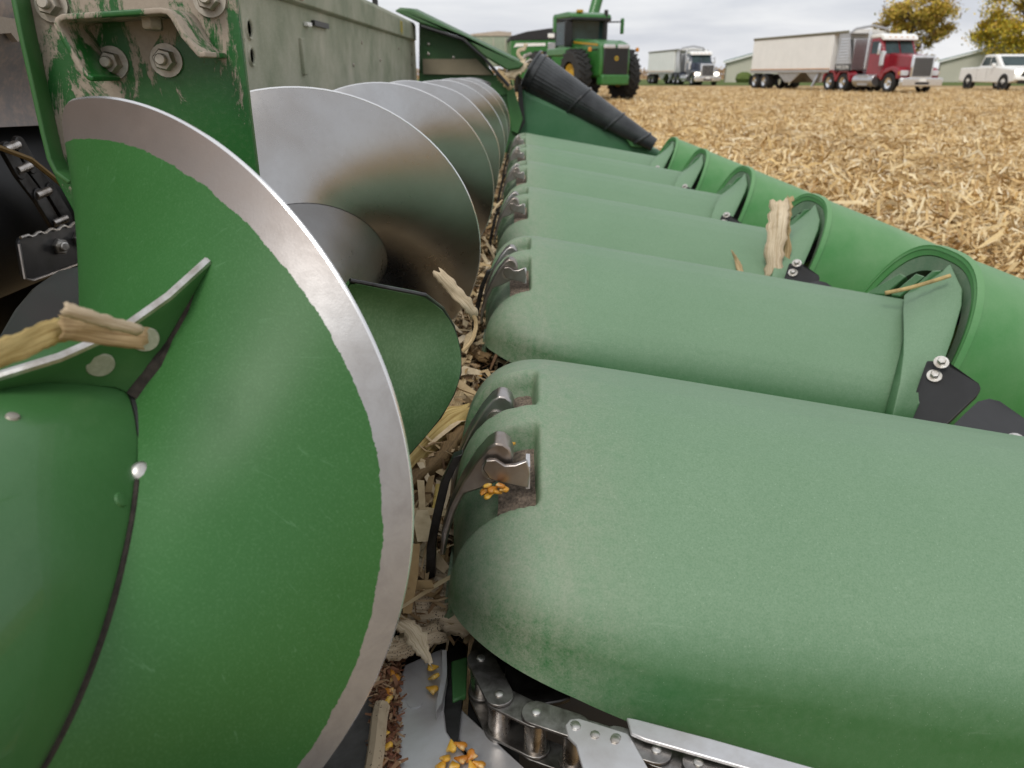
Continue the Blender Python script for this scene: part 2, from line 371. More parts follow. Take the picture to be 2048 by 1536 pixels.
MB().tube([q for q in out], .0030, 8).build('paddle_edge', M['bolt'], AUG)
for k, t in ((3, .40), (4, .55)):
    c = inn[k].lerp(out[k], t); fin_n = (out[k]-inn[k]).cross(inn[k+1]-inn[k-1]).normalized()
    if fin_n.dot(CAM-c) < 0: fin_n = -fin_n
    MB().lathe([(.0085, -.004), (.0085, .0040), (.0078, .0048)], c, fin_n, 24).build('plug', M['sheet'], AUG)
MB().tube([on_flight(u, v) for u, v in ((268, 795), (292, 765), (318, 730), (345, 680), (372, 625), (398, 565), (418, 518))], [.006, .0065, .006, .005, .0045, .004, .0025], 8).build('seam_grime', M['grime'], AUG)
_it = sm_tab(i_fg, 0, 0)
MB().tube([aug(t, .1008, float(np.interp(-t, [-q[0] for q in _it], [q[1] for q in _it]))-.0035) for t in range(24, -140, -2)], .0019, 6).build('seam_grime', M['grime'], AUG)
# weld bead along the seam and the round plug heads on the tube
seam = [pC(u, v, .1005) for u, v in ((262, 788), (274, 830), (281, 880), (283, 925))]
MB().tube(seam, .0022, 6).build('weld_bead', M['darksteel'], AUG)
MB().lathe([(.0075, 0), (.0072, .002), (.0055, .004), (.002, .0052)], pC(284, 946, .101), (.7, -.5, .5), 18).build('weld_nugget', M['bolt'], AUG)
for u, v, r in ((240, 1000, .005), (25, 835, .004)):
    p = pC(u, v, .0995); d = p-Vector((AX, p.y, AZ)); MB().lathe([(r, 0), (r*.8, .0016), (r*.3, .002)], p, d, 14).build('rivet', M['dullbolt'] if r < .005 else M['paint'], AUG)
# rounded green blade beyond the gap
bo = [pC(850, 590, AR), pC(885, 622, AR), pC(906, 655, AR), pC(918, 700, AR), pC(919, 745, AR), pC(905, 790, AR, True), pC(880, 832, AR, True), pC(820, 902, AR, True), pC(740, 980, AR, True)]
bo = [Vector((p.x, min(max(p.y, .66), .86), p.z)) for p in bo]
dep = [.74, .80, .835, .845, .835, .82, .80, .76, .70]
bo = [pY(u, v, y) for (u, v), y in zip(((850, 590), (885, 617), (906, 652), (919, 700), (920, 745), (906, 788), (880, 834), (820, 904), (740, 985)), dep)]
bi = [pY(u, v, y) for (u, v), y in zip(((700, 561), (690, 575), (680, 590), (672, 610), (668, 640), (660, 680), (650, 720), (640, 780), (620, 850)), [.69, .695, .70, .70, .695, .69, .68, .66, .62])]
MB().grid(lerp_rows(bi, bo, 8)).build('blade', M['bladep'], AUG, solid=.005, smooth=60, sub=1)
MB().tube([bi[0].lerp(bo[0], k/5) for k in range(5)]+bo, .0022, 8).build('blade_edge', M['darksteel'], AUG)
M['rustplate'] = dusty('rusty_flight', (.045, .036, .030), (.02, .07, .045), .5, 12, .5, .5)
MB().slab([pC(-40, 740, AR, True), pC(0, 672, AR, True), pC(30, 620, AR, True), pC(65, 578, AR, True), pC(110, 547, AR, True), pC(150, 538, AR, True), pC(195, 545, AR, True), pC(260, 700, .2, True), pC(100, 800, .2, True)], (.002, .005, .002)).build('rear_flight', M['rustplate'], AUG)

# --- trough, deck and dark frame below
MB().prism([(-.69, .48), (-.60, .465), (-.45, .455), (-.20, .447), (-.055, .447), (-.055, .435), (-.70, .435)], -.6, 5.25, 'y').build('trough_floor', M['darksteel'], HEAD, smooth=20)
MB().prism([(-.05, .30), (.0, .30), (.0, .43), (-.05, .43)], -.6, 5.25, 'y').build('frame_beam', M['dark'], HEAD)
# --- back sheet
BX = -.69
MB().box((BX-.01, 3.43, .83), (.02, 3.7, .74)).build('back_sheet', M['sheet'], HEAD)
MB().prism([(BX+.018, 1.203), (BX+.018, 1.285), (BX+.008, 1.303), (BX-.16, 1.315), (BX-.16, 1.30), (BX+.0, 1.29), (BX+.0, 1.195), (BX+.006, 1.197)], 1.45, 5.2, 'y').build('top_rail', M['sheet'], HEAD, smooth=25, bevel=.003)
for u, v, r in ((497, 58, .024), (502, 113, .022)):
    p = pX(u, v, BX); MB().lathe([(r*1.15, .0), (r, .006), (r*.82, .004), (r*.7, -.012), (.001, -.014)], p, (1, 0, 0), 22).build('dimple', M['sheet'], HEAD)
    if v < 100: MB().lathe([(.006, 0), (.005, .004)], pX(485, 80, BX), (1, 0, 0), 10).build('rivet', M['dark'], HEAD)
a, b = pX(600, 76, BX), pX(604, 150, BX)
MB().box(((a.x+.004), a.y, (a.z+b.z)/2), (.012, .035, a.z-b.z)).build('stiffener', M['sheet'], HEAD, bevel=.003)
a, b = pX(622, 40, BX), pX(652, 58, BX)
MB().box((BX+.005, (a.y+b.y)/2, (a.z+b.z)/2), (.014, (b.y-a.y), a.z-b.z)).build('slot_dark_plate', M['dark'], HEAD)  # solid dark plate, paints in the black inside of a slot
a = pX(611, 49, BX); MB().box((a.x+.008, a.y, a.z), (.014, .05, .012)).build('clip', M['white'], HEAD, bevel=.002)
a, b = pX(558, 2, BX+.019), pX(608, 22, BX+.019)
dec = MB().box((BX+.0195, (a.y+b.y)/2, 1.243), (.002, b.y-a.y, .058)).build('warning_decal', M['white'], HEAD)
MB().box((BX+.021, (a.y+b.y)/2, 1.2165), (.002, b.y-a.y, .012)).build('decal_band', plain('decal_red', (.45, .10, .08), .6), dec, )
MB().box((BX+.021, (a.y+b.y)/2+.05, 1.246), (.002, (b.y-a.y)*.42, .036)).build('decal_panel', plain('decal_grey', (.25, .21, .20), .6), dec)
for u, v in ((723, 85), (797, 97), (823, 108), (823, 129), (760, 120), (706, 130)):
    MB().lathe([(.008, 0), (.008, .003), (.004, .006)], pX(u, v, BX), (1, 0, 0), 10).build('rivet', M['dullbolt'], HEAD)
def text(name, body, size, mat, parent, loc, rot, ext=.0008, local=False):
    c = bpy.data.curves.new(name, 'FONT'); c.body = body; c.size = size; c.extrude = ext; c.align_x = 'CENTER'; c.align_y = 'CENTER'
    tmp = bpy.data.objects.new(name+'_curve', c); me = bpy.data.meshes.new_from_object(tmp); bpy.data.objects.remove(tmp); me.materials.clear(); me.materials.append(mat)
    o = bpy.data.objects.new(name, me); COL.objects.link(o); o.parent = parent; o.location = Vector(loc) if local else Vector(loc)-world_loc(parent); o.rotation_euler = rot; return o
p = pX(803, 54, BX+.0195); text('number_mark', '(3)', .075, plain('mark_yellow', (.55, .45, .06), .6), HEAD, p, (math.pi/2, 0, math.pi/2))
p = pX(750, 0, BX-.2); MB().box((p.x, p.y, 1.42), (.03, .03, .3)).build('post', M['dark'], HEAD)

# --- far end: end sheet, sloping top cover, divider with its ribbed black cone
EY = 5.18
def polyY(name, px, Y, th, mat, bevel=.006, **k):
    return MB().slab([pY(u, v, Y) for u, v in px], (0, th, 0)).build(name, mat, HEAD, bevel=bevel, **k)
polyY('end_sheet', ((838, 45), (925, 76), (962, 112), (1012, 182), (1050, 240), (1022, 310), (838, 330)), EY, .02, M['endsheet'])
polyY('end_sheet_fold', ((838, 146), (1000, 150), (1018, 190), (838, 200)), EY-.012, .01, M['paint'])
a, b = pY(846, 118, EY-.03), pY(985, 150, EY-.03)
MB().prism([(a.x, a.z), (a.x, b.z+.005), (b.x, b.z), (b.x-.1, a.z)], EY-.05, EY-.013, 'y').build('dust_ledge', plain('settled_dust', (.22, .19, .13), .9), HEAD)
for u, v in ((857, 88), (857, 108), (907, 115), (935, 130)):
    MB().lathe([(.010, 0), (.010, .004), (.005, .007)], pY(u, v, EY-.001), (0, -1, 0), 10).build('rivet', M['bolt'], HEAD)
cov = [pY(u, v, EY-.16) for u, v in ((788, 22), (800, 15), (822, 17), (1049, 128), (1040, 138), (1015, 142), (966, 112), (928, 76), (842, 48))]
MB().slab(cov, (0, .30, .02)).build('end_cover', M['endsheet'], HEAD, bevel=.012)
MB().tube([pY(u, v, EY-.17) for u, v in ((842, 52), (926, 79), (968, 116), (1018, 172))], .010, 8).build('cover_seal', M['dark'], HEAD)
DIV = MB().slab([pY(u, v, EY+.02) for u, v in ((1043, 175), (1062, 188), (1180, 238), (1262, 280), (1330, 305), (1330, 345), (1045, 345), (1030, 280))], (0, .42, 0)).build('end_divider', M['divider'], HEAD, bevel=.03, bseg=4)
MB().slab([pY(u, v, EY-.03) for u, v in ((1010, 165), (1022, 158), (1046, 238), (1036, 268), (1022, 262))], (0, .05, 0)).build('divider_bracket', M['paint'], HEAD, bevel=.004)
MB().slab([pY(u, v, EY-.02) for u, v in ((1036, 170), (1044, 172), (1050, 245), (1036, 270))], (0, .03, 0)).build('divider_gap', M['dark'], HEAD)
def cone_prof(q):             # ribbed cone radius along its length
    return .136*(1-q)+.042*q
c0, c1 = pY(1072, 152, EY+.12), pY(1308, 290, EY-.02)
ax = (c1-c0); L = ax.length; ax.normalize(); ca = ax.orthogonal().normalized(); cb = ax.cross(ca)
P = []
for i in range(41):
    q = i/40; row = []
    for j in range(120):
        t = 2*math.pi*j/120; r = cone_prof(q)*(1+.012*math.cos(t*34))
        row.append(c0+ax*(L*q)+(ca*math.cos(t)+cb*math.sin(t))*r)
    P.append(row)
CONE = MB().grid(P, True).build('ribbed_cone', M['poly'], HEAD)
tag(CONE, 'ribbed black poly cone wound with a raised spiral on the far end divider')
MB().lathe([(.10, .0), (.132, .0), (.150, .004), (.150, .018), (.136, .020), (.136, .045), (.146, .047), (.146, .058), (.134, .060)], c0-ax*.05, ax, 60).build('cone_collar', M['poly'], CONE, None)
for q0 in (.36, .66, .90):
    pts = []
    for k in range(41):
        t = 2*math.pi*k/40; q = q0+.035*math.sin(t+.8); r = cone_prof(q)*1.03; pts.append(c0+ax*(L*q)+(ca*math.cos(t)+cb*math.sin(t))*r)
    MB().tube(pts, .008, 8).build('cone_rib', M['poly'], CONE)
MB().tube([pY(1042, 125, EY+.05), pY(1050, 112, EY+.05), pY(1062, 108, EY+.08)], .013, 8).build('cone_bolt', M['dullbolt'], HEAD)
MB().tube([pY(1048, 128, EY+.04), pY(1060, 120, EY+.05), pY(1070, 128, EY+.05)], .011, 8).build('cone_bolt', M['dullbolt'], HEAD)
MB().slab([pY(u, v, EY-.02) for u, v in ((1252, 278), (1264, 268), (1296, 284), (1290, 296), (1262, 294))], (0, .06, .0)).build('cone_bracket', M['paint'], HEAD, bevel=.006)

# --- row hoods
ROW, Y0 = .762, .79
def hc(x): return .311+.17*(x-.02)
PS = np.array([0, .05, .10, .15, .20, .24, .262, .277, .285, .288]); PD = np.array([0, .004, .016, .035, .061, .087, .106, .127, .155, .198]); HT = .198
SLOTS = ((-.134, .046), (-.026, .040)); SLOT_X = .020
def hood_z(x, s_):            # hood surface away from the nose
    return 1-hc(x)-float(np.interp(abs(s_), PS, PD))
def hit_hood(u, v, Yc):       # a sight line followed down to the hood surface
    d = ray(u, v); t = .6
    while t < 4:
        q = CAM+d*t
        if abs(q.y-Yc) < .288 and q.z <= hood_z(q.x, q.y-Yc): return q
        t += .001
    return None
_se = [hit_hood(u, v, Y0+ROW) for u, v in ((1825, 606), (1818, 640), (1810, 680), (1800, 722), (1788, 768), (1776, 815), (1770, 842))]
_se = sorted((q.y-Y0-ROW, q.x) for q in _se if q is not None)
def hood_end(s_):
    return float(np.interp(-abs(s_) if False else s_, [a for a, b in _se], [b for a, b in _se])) if s_ < .12 else float(np.interp(s_, [.12, .288], [np.interp(.12, [a for a, b in _se], [b for a, b in _se]), _se[0][1]]))
def hood_mesh():
    ss = np.linspace(0, .288, 90); dd = np.interp(ss, PS, PD); k = np.ones(5)/5
    dd = np.convolve(np.pad(dd, 2, mode='edge'), k, 'valid'); dd = (dd-dd[0])/(dd[-1]-dd[0])*HT
    # even arc length across
    al = np.concatenate([[0], np.cumsum(np.hypot(np.diff(ss), np.diff(dd)))]); g = np.linspace(0, al[-1], 96)
    S = np.interp(g, al, ss); D = np.interp(g, al, dd)
    S = np.concatenate([-S[:0:-1], S]); D = np.concatenate([D[:0:-1], D])
    ph = np.linspace(0, math.pi/2, 70); xr, XL = .045, .118
    xs = list(xr-XL*np.cos(ph))+list(np.linspace(xr+.004, .92, 60)); P = []
    for x in xs:
        q = min(1, max(0, (xr-x)/XL)); cq = 1-max(0, 1-q**2.5)**(1/2.5); en = .80*cq; q2 = min(1, max(0, (.16-x)/.233)); ws = 1-.44*(1-max(0, 1-q2**2.3)**(1/2.3)); ext = min(.10, .23*max(0, x-.05))-.014*min(1, max(0, (.05-x)/.1)); row = []
        for s_, d_ in zip(S, D):
            xe = hood_end(s_); xx = x if x <= .10 else .10+(x-.10)*(xe-.10)/.82
            y = s_*ws; top = 1-hc(xx); z = top-HT*(1-(1-d_/HT)*(1-en))-ext*(d_/HT)**5
            for ys, hw in SLOTS:
                m1 = min(1, max(0, (hw-abs(y-ys))/.014)); m2 = min(1, max(0, (SLOT_X-xx)/.010))
                m = (m1*m1*(3-2*m1))*(m2*m2*(3-2*m2)); z -= m*.036
            row.append((xx, y, z))
        P.append(row)
    P.insert(0, [(r[0]+.004, r[1]*.97, 1-hc(r[0])-HT+.014) for r in P[0]])
    return MB().grid(P)
hood0 = None; latch0 = []
SN_TIP = 2.30; SN_X = .885
def snout_rows(inset, q0, q1, n, nj=44):
    P = []
    for i in range(n+1):
        q = q0+(q1-q0)*i/n; w = (.222-inset)*(1-q)**.8+.012+.018*q; hgt = (.29-inset)*(1-q)+.04; ex = 2.7-.5*q
        xa = SN_X+(SN_TIP-SN_X)*q; za = 1-.337-inset-(.56)*(q**1.05); lean = .42*(1-q)
        row = []
        for j in range(nj+1):
            t = math.pi*j/nj; yy = -w*math.copysign(abs(math.cos(t))**(2/ex), math.cos(t)); e = abs(math.sin(t))**(2/ex)
            dz = hgt*(1-e); row.append((xa-lean*dz, yy, za-dz))
        P.append(row)
    return P
def make_row(k):
    global hood0
    Yc = Y0+ROW*k; base = Vector((0, Yc, 0))-world_loc(HEAD)
    if k == 0:
        h = hood_mesh().build('row_hood', M['hood'], HEAD, loc=base, solid=.006, soff=-1, smooth=50, recalc=True); hood0 = h
    else:
        h = link_copy(hood0, HEAD, base)
    h['label'] = ['nearest and largest rounded green row hood', 'second row hood from the camera', 'third row hood from the camera, a leaf stuck on its front', 'fourth row hood from the camera', 'fifth row hood from the camera', 'farthest row hood, next to the end divider'][k]
    return h
HOODS = [make_row(k) for k in range(6)]
# sub-parts of a hood, measured on the nearest one (local y = Y - Y0)
def loc0(p): return Vector((p.x, p.y-Y0, p.z))
lat = [(880, 1108), (884, 1060), (900, 1010), (925, 960), (952, 918), (975, 892), (992, 882), (1008, 884), (1020, 894), (1027, 912), (1024, 940), (1000, 958), (962, 975), (930, 985), (912, 1020), (897, 1070), (890, 1108)]
lp = [pY(u, v, .636) for u, v in lat]
def latch(dy): return MB().prism([(p.x, p.z) for p in lp], .632-Y0+dy, .660-Y0+dy, 'y')
arm = [pY(u, v, .626) for u, v in ((966, 935), (972, 918), (992, 916), (1010, 928), (1030, 927), (1054, 918), (1060, 945), (1056, 972), (1035, 968), (1005, 962), (980, 955))]
protos = []
for dy in (0, .112):
    o = latch(dy).build('latch', M['steel'], HOODS[0], loc=(0, 0, 0), bevel=.004, bseg=3); protos.append(o)
    b = loc0(pY(985, 938, .632)); b.y += dy
    protos.append(MB().lathe([(.0105, 0), (.0105, .0025), (.006, .003), (.006, .008), (.0045, .009)], b, (0, -1, 0), 16).build('latch_pin', M['bolt'], HOODS[0], loc=(0, 0, 0)))
    if dy == 0:
        protos.append(MB().prism([(p.x, p.z) for p in arm], .622-Y0, .627-Y0, 'y').build('latch_arm', M['steel'], HOODS[0], loc=(0, 0, 0), bevel=.001))
        a = loc0(pY(1056, 945, .626)); protos.append(MB().box((a.x, a.y+.01, a.z-.004), (.004, .026, .024)).build('latch_tab', M['deck'], HOODS[0], loc=(0, 0, 0)))
        protos.append(MB().hexbolt((a.x-.002, a.y+.006, a.z-.008), (-1, -.25, .1), .0075, .010, .0095).build('bolt', M['bolt'], HOODS[0], loc=(0, 0, 0)))
# dust lying in the slot bottoms
def slot_dust(dy):
    P = []
    for i in range(7):
        x = -.022+.042*i/6; P.append([(x+random.uniform(-.001, .001), dy-.034+.068*j/6, hood_z(x, dy-.034+.068*j/6)-.036-.012*(1-i/6)**2+random.uniform(0, .003)+.004*(i/6)) for j in range(7)])
    return MB().grid(P)
M['grit'] = plain('slot_grit', (.25, .195, .15), .95, var=.55, scale=320, bump=.8)
for dy in (-.134, -.026): protos.append(slot_dust(dy).build('slot_grit', M['grit'], HOODS[0], loc=(0, 0, 0)))
# front panel that rises into the snout, seam and rubber ear savers (measured on row 1)
Y1 = Y0+ROW
def loc1(p): return Vector((p.x, p.y-Y1, p.z))
def mirror(L): return [Vector((p.x, -p.y, p.z)) for p in L]
sa = [hit_hood(u, v, Y1) or pY(u, v, 1.28) for u, v in ((1770, 842), (1776, 815), (1788, 768), (1800, 722), (1810, 680), (1818, 640), (1825, 606))]
sa = [loc1(q)+Vector((-.004, 0, -.003)) for q in sa]
ea = [loc1(pY(u, v, y)) for u, v, y in ((1815, 852, sa[0].y+Y1+.002), (1836, 806, sa[1].y+Y1+.004), (1866, 742, 1.335), (1893, 685, 1.375), (1920, 628, 1.42), (1930, 596, 1.45), (1908, 540, 1.53))]
tp = loc1(pY(1868, 541, 1.55))
for L1, L2, T, sgn in ((sa, ea, tp, 1),):
    L1 = L1+[T]; L2 = L2+[L2[-1].lerp(T, .5)]
    protos.append(MB().grid(lerp_rows(L1, L2, 4)).build('front_panel', M['hood'], HOODS[0], loc=(0, 0, 0), solid=.026, soff=-1, bevel=.003, smooth=70))
fb = [loc1(pY(u, v, y)) for u, v, y in ((1730, 588, 1.70), (1742, 580, 1.70), (1800, 546, 1.68), (1812, 552, 1.66), (1770, 590, 1.68))]
protos.append(MB().slab(fb, (.02, .015, -.02)).build('front_panel', M['hood'], HOODS[0], loc=(0, 0, 0), bevel=.003))
fb = [loc1(pY(u, v, y)) for u, v, y in ((1780, 590, 1.64), (1832, 546, 1.62), (1850, 552, 1.60), (1800, 594, 1.62))]
protos.append(MB().slab(fb, (.02, .015, -.02)).build('front_panel', M['hood'], HOODS[0], loc=(0, 0, 0), bevel=.003))
se = [loc1(pY(u, v, y)) for u, v, y in ((1853, 722, 1.285), (1892, 722, 1.285), (1902, 728, 1.27), (1958, 766, 1.215), (1962, 776, 1.21), (1955, 788, 1.20), (1878, 862, 1.18), (1808, 852, 1.25))]
sf = [Vector((p_.x, p_.y-Y0, p_.z)) for p_ in (pY(u, v, y) for u, v, y in ((1880, 875, 1.045), (1930, 825, 1.10), (1955, 802, 1.13), (1978, 796, 1.14), (2000, 801, 1.14), (2052, 838, 1.13), (2075, 870, 1.09), (2060, 905, 1.03)))]
for L, sgn in ((se, 1), (sf, -1)):
    protos.append(MB().slab(L, (.0, .0, -.008)).build('ear_saver', M['black'], HOODS[0], loc=(0, 0, 0), bevel=.002))
for u, v in ((1882, 727), (1868, 754)):
    for sgn in (1,):
        p = loc1(pY(u, v, 1.262)); p = Vector((p.x, p.y*sgn, p.z+.002))
        protos.append(MB().hexbolt(p, (-.3, -.6*sgn, .75), .0075, .008, .0125).build('bolt', M['bolt'], HOODS[0], loc=(0, 0, 0)))
for u, v in ((2030, 880), (2062, 884)):
    p = pY(u, v, 1.05); protos.append(MB().hexbolt(Vector((p.x, p.y-Y0, p.z)), (-.3, -.4, .85), .0075, .008, .0125).build('bolt', M['bolt'], HOODS[0], loc=(0, 0, 0)))
# snout with a rolled rim
M['flange'] = dusty('dusty_flange', (.05, .15, .07), (.30, .32, .25), .8, 9, .6, 1.0)
rows = snout_rows(0, 0, 1, 40)
protos.append(MB().grid(rows).build('snout', M['snout'], HOODS[0], loc=(0, 0, 0), solid=.006, soff=-1, smooth=70))
ra, rb = snout_rows(-.003, 0, 0, 1)[0], snout_rows(.020, 0, 0, 1)[0]
def shift(row, dx): return [(p[0]+dx, p[1], p[2]) for p in row]
rim = [shift(ra, .014), shift(ra, .006), shift(snout_rows(-.003, 0, 0, 1)[0], 0), shift(snout_rows(.018, 0, 0, 1)[0], -.001), shift(rb, .004)]
rf = [rb, shift(snout_rows(.050, 0, 0, 1)[0], -.004), shift(snout_rows(.052, 0, 0, 1)[0], .06)]
protos.append(MB().grid(rf).build('snout_flange', M['flange'], HOODS[0], loc=(0, 0, 0), smooth=40))
protos.append(MB().grid(rim).build('snout_rim', M['snout'], HOODS[0], loc=(0, 0, 0), smooth=25))
rc = snout_rows(.052, 0, 0, 1)[0]; cen = [(p[0]*.0+.86+.0*p[0], p[1]*.2, .50) for p in rc]
protos.append(MB().grid([shift(rc, .055), [(c[0]+.12, c[1], c[2]) for c in cen]]).build('snout_bulkhead', M['dark'], HOODS[0], loc=(0, 0, 0)))
protos.append(MB().prism([(-.205, .12), (-.205, .40), (-.16, .46), (.16, .46), (.205, .40), (.205, .12)], .0, .80, 'x').build('row_unit', M['dark'], HOODS[0], loc=(0, 0, 0)))
for k in range(1, 6):
    for pr in protos: link_copy(pr, HOODS[k], pr.location)

# --- row-unit deck and gathering chain beside the nearest hood
zd = .452
deck = MB().slab([pZ(u, v, zd) for u, v in ((808, 1330), (884, 1296), (893, 1345), (888, 1420), (893, 1462), (905, 1480), (975, 1560), (740, 1560))], (0, 0, -.004)).build('deck_plate', M['deck'], HEAD, bevel=.0015)
MB().slab([pZ(u, v, zd+.010) for u, v in ((884, 1300), (893, 1300), (894, 1350), (884, 1404), (872, 1424), (874, 1400), (885, 1345))], (0, 0, -.012)).build('deck_lip', M['deck'], HEAD)
MB().lathe([(.0075, 0), (.0075, .0008)], pZ(830, 1404, zd+.0002), (0, 0, 1), 20).build('deck_plug', M['deck'], HEAD)
MB().slab([pZ(u, v, zd-.012) for u, v in ((893, 1385), (914, 1385), (925, 1420), (1060, 1545), (965, 1545), (895, 1450), (888, 1425))], (0, 0, -.004)).build('unit_plate', M['deck'], HEAD, bevel=.0015)
MB().slab([pZ(u, v, zd-.002) for u, v in ((902, 1322), (935, 1312), (932, 1390), (905, 1402))], (0, 0, -.006)).build('unit_frame', M['paint'], HEAD, bevel=.0015)
ztop, zbot = .482, .446
CH = empty('gathering_chain', (0, 0, 0)); put(CH, HEAD, None); CH['label'] = 'oily roller chain beside the nearest hood'
pins = [pZ(u, v, ztop) for u, v in ((962, 1322), (998, 1394), (1072, 1430), (1150, 1456), (1232, 1482), (1312, 1506), (1396, 1532), (1480, 1558))]
pins.insert(0, pZ(980, 1262, ztop))
def capsule(a, b, r, z0, z1, n=8):
    a = Vector((a.x, a.y, 0)); b = Vector((b.x, b.y, 0)); d = (b-a).normalized(); e = Vector((-d.y, d.x, 0)); pts = []
    for c, s0 in ((b, -90), (a, 90)):
        for k in range(n+1):
            t = R_(s0+180*k/n); pts.append(c+d*math.cos(t)*r+e*math.sin(t)*r)
    return MB().prism([(p.x, p.y) for p in pts], z0, z1, 'z')
for i in range(len(pins)-1):
    up = .0034 if i % 2 else 0
    for z in (ztop+up, zbot-up): capsule(pins[i], pins[i+1], .0132, z-.003, z, 8).build('link_plate', M['oily'], CH, bevel=.0006)
for i, p in enumerate(pins):
    MB().cyl((p.x, p.y, zbot), (p.x, p.y, ztop-.003), .0104, n=20).build('roller', M['roller'], CH)
    MB().lathe([(.0042, 0), (.0042, .0016), (.003, .0024)], (p.x, p.y, ztop+.0028), (0, 0, 1), 10).build('pin_head', M['bolt'], CH)
MB().slab([pZ(u, v, ztop+.004) for u, v in ((1130, 1450), (1140, 1438), (1158, 1436), (1255, 1466), (1262, 1474), (1310, 1560), (1172, 1560), (1152, 1490), (1136, 1474))], (0, 0, -.003)).build('chain_lug', M['deck'], CH, bevel=.001)
for u, v in ((1152, 1453), (1190, 1470), (1230, 1480)):
    MB().lathe([(.0042, 0), (.0042, .001), (.003, .0018)], pZ(u, v, ztop+.004), (0, 0, 1), 8).build('pin_head', M['bolt'], CH)
MB().slab([pZ(u, v, .492) for u, v in ((1253, 1434), (1262, 1466), (1290, 1478), (1720, 1600), (1760, 1572), (1420, 1476), (1275, 1438))], (0, 0, -.004)).build('chain_guide', M['deck'], HEAD, bevel=.0012)
MB().slab([pZ(u, v, .476) for u, v in ((1010, 1330), (1150, 1340), (1140, 1395), (1120, 1402), (1070, 1412), (1012, 1385))], (0, 0, -.006)).build('sprocket_guard', M['darksteel'], HEAD, bevel=.0015)
MB().cyl(pZ(1040, 1360, .44), pZ(1040, 1360, .44)+Vector((0, 0, .03)), .028, n=20).build('sprocket', M['darksteel'], HEAD)
# steel hinge strap down the rear of each hood
st = [pY(u, v, .66) for u, v in ((938, 905), (912, 960), (895, 1030), (884, 1085), (882, 1150))]
for k in range(6):
    MB().slab([Vector((p.x-.006, p.y-.004+ROW*k, p.z)) for p in st]+[Vector((p.x-.016, p.y-.004+ROW*k, p.z-.004)) for p in st[::-1]], (0, .012, 0)).build('hinge_strap', M['darksteel'], HEAD, bevel=.0008)

# --- centre hanger bracket over the auger gap
PY = .80
BR = MB().slab([pY(u, v, PY) for u, v in ((20, -60), (466, -60), (492, 160), (514, 335), (525, 430), (150, 430), (112, 360), (96, 320), (80, 250), (50, 95))], (0, .008, 0)).build('hanger_plate', None or M['paint'], HEAD, bevel=.0015)
M['muddy'] = None
def muddy():
    t = NT('muddy_green'); n = t.noise(26, 9, .75, (1, 1, .45), dist=.6); big = t.noise(4.5, 3, .5); fine = t.noise(180, 4, .7)
    z = t.sep(t.tc.outputs['Object'])[2]
    a = t.math('ADD', n, t.math('MULTIPLY_ADD', big, .45, -.25)); a = t.math('ADD', a, t.math('MULTIPLY_ADD', fine, .12, -.06))
    a = t.math('ADD', a, t.math('MULTIPLY_ADD', z, .50, -.485))
    a = t.math('ADD', a, t.math('MULTIPLY_ADD', t.sep(t.tc.outputs['Object'])[0], -.62, -.222))
    m = t.ramp(a, [(.49, 0.0), (.545, 1.0)])
    t.set(color=t.mix(m, t.mix(t.ramp(fine, [(.5, 0.0), (.8, .3)]), (.014, .105, .02), (.12, .2, .1)), t.mix(fine, (.27, .225, .18), (.42, .36, .29))), rough=t.mix(m, .38, .95))
    t.bump(t.math('ADD', t.math('MULTIPLY', m, .8), t.math('MULTIPLY', fine, .25)), .35, .0025); return t.m
M['muddy'] = muddy(); BR.data.materials[0] = M['muddy']; BR['label'] = 'mud-splashed green hanger plate above the auger gap'
MB().slab([pY(u, v, PY+.03) for u, v in ((30, -60), (470, -60), (512, 330), (530, 430), (150, 430), (90, 250))], (0, .006, 0)).build('hanger_backing', M['sheet'], HEAD)
fl = [pY(u, v, PY-.024) for u, v in ((14, -60), (38, 60), (62, 165), (84, 265), (97, 318), (110, 345), (138, 366))]
P = [[p+Vector((0, .024, 0)) for p in fl], fl]
MB().grid(P).build('hanger_flange', M['paint'], BR, solid=.005, smooth=50, bevel=.0015)
ub = [pY(u, v, PY-.055) for u, v in ((186, 158), (176, 155), (160, 136), (118, 64), (112, 50), (114, 40), (124, 34), (200, 29), (320, 21), (334, 23), (344, 33), (366, 72), (398, 110), (410, 108))]
ub = [p+Vector((0, -.0*i, 0)) for i, p in enumerate(ub)]
MB().grid([ub, [p+Vector((0, .055, 0)) for p in ub]]).build('step_bracket', M['muddy'], BR, solid=.005, smooth=50, bevel=.0012)
for u, v, r in ((226, 126, .0105), (334, 121, .0105), (104, 10, .0105), (420, 0, .0105)):
    MB().hexbolt(pY(u, v, PY-.001), (.06, -1, .05), r, .0095, .0155, .007).build('bolt', M['dullbolt'], BR)
MB().hexbolt(pY(303, 32, PY-.025), (0, -.1, -1), .0095, .010, .0125).build('bolt', M['dullbolt'], BR)

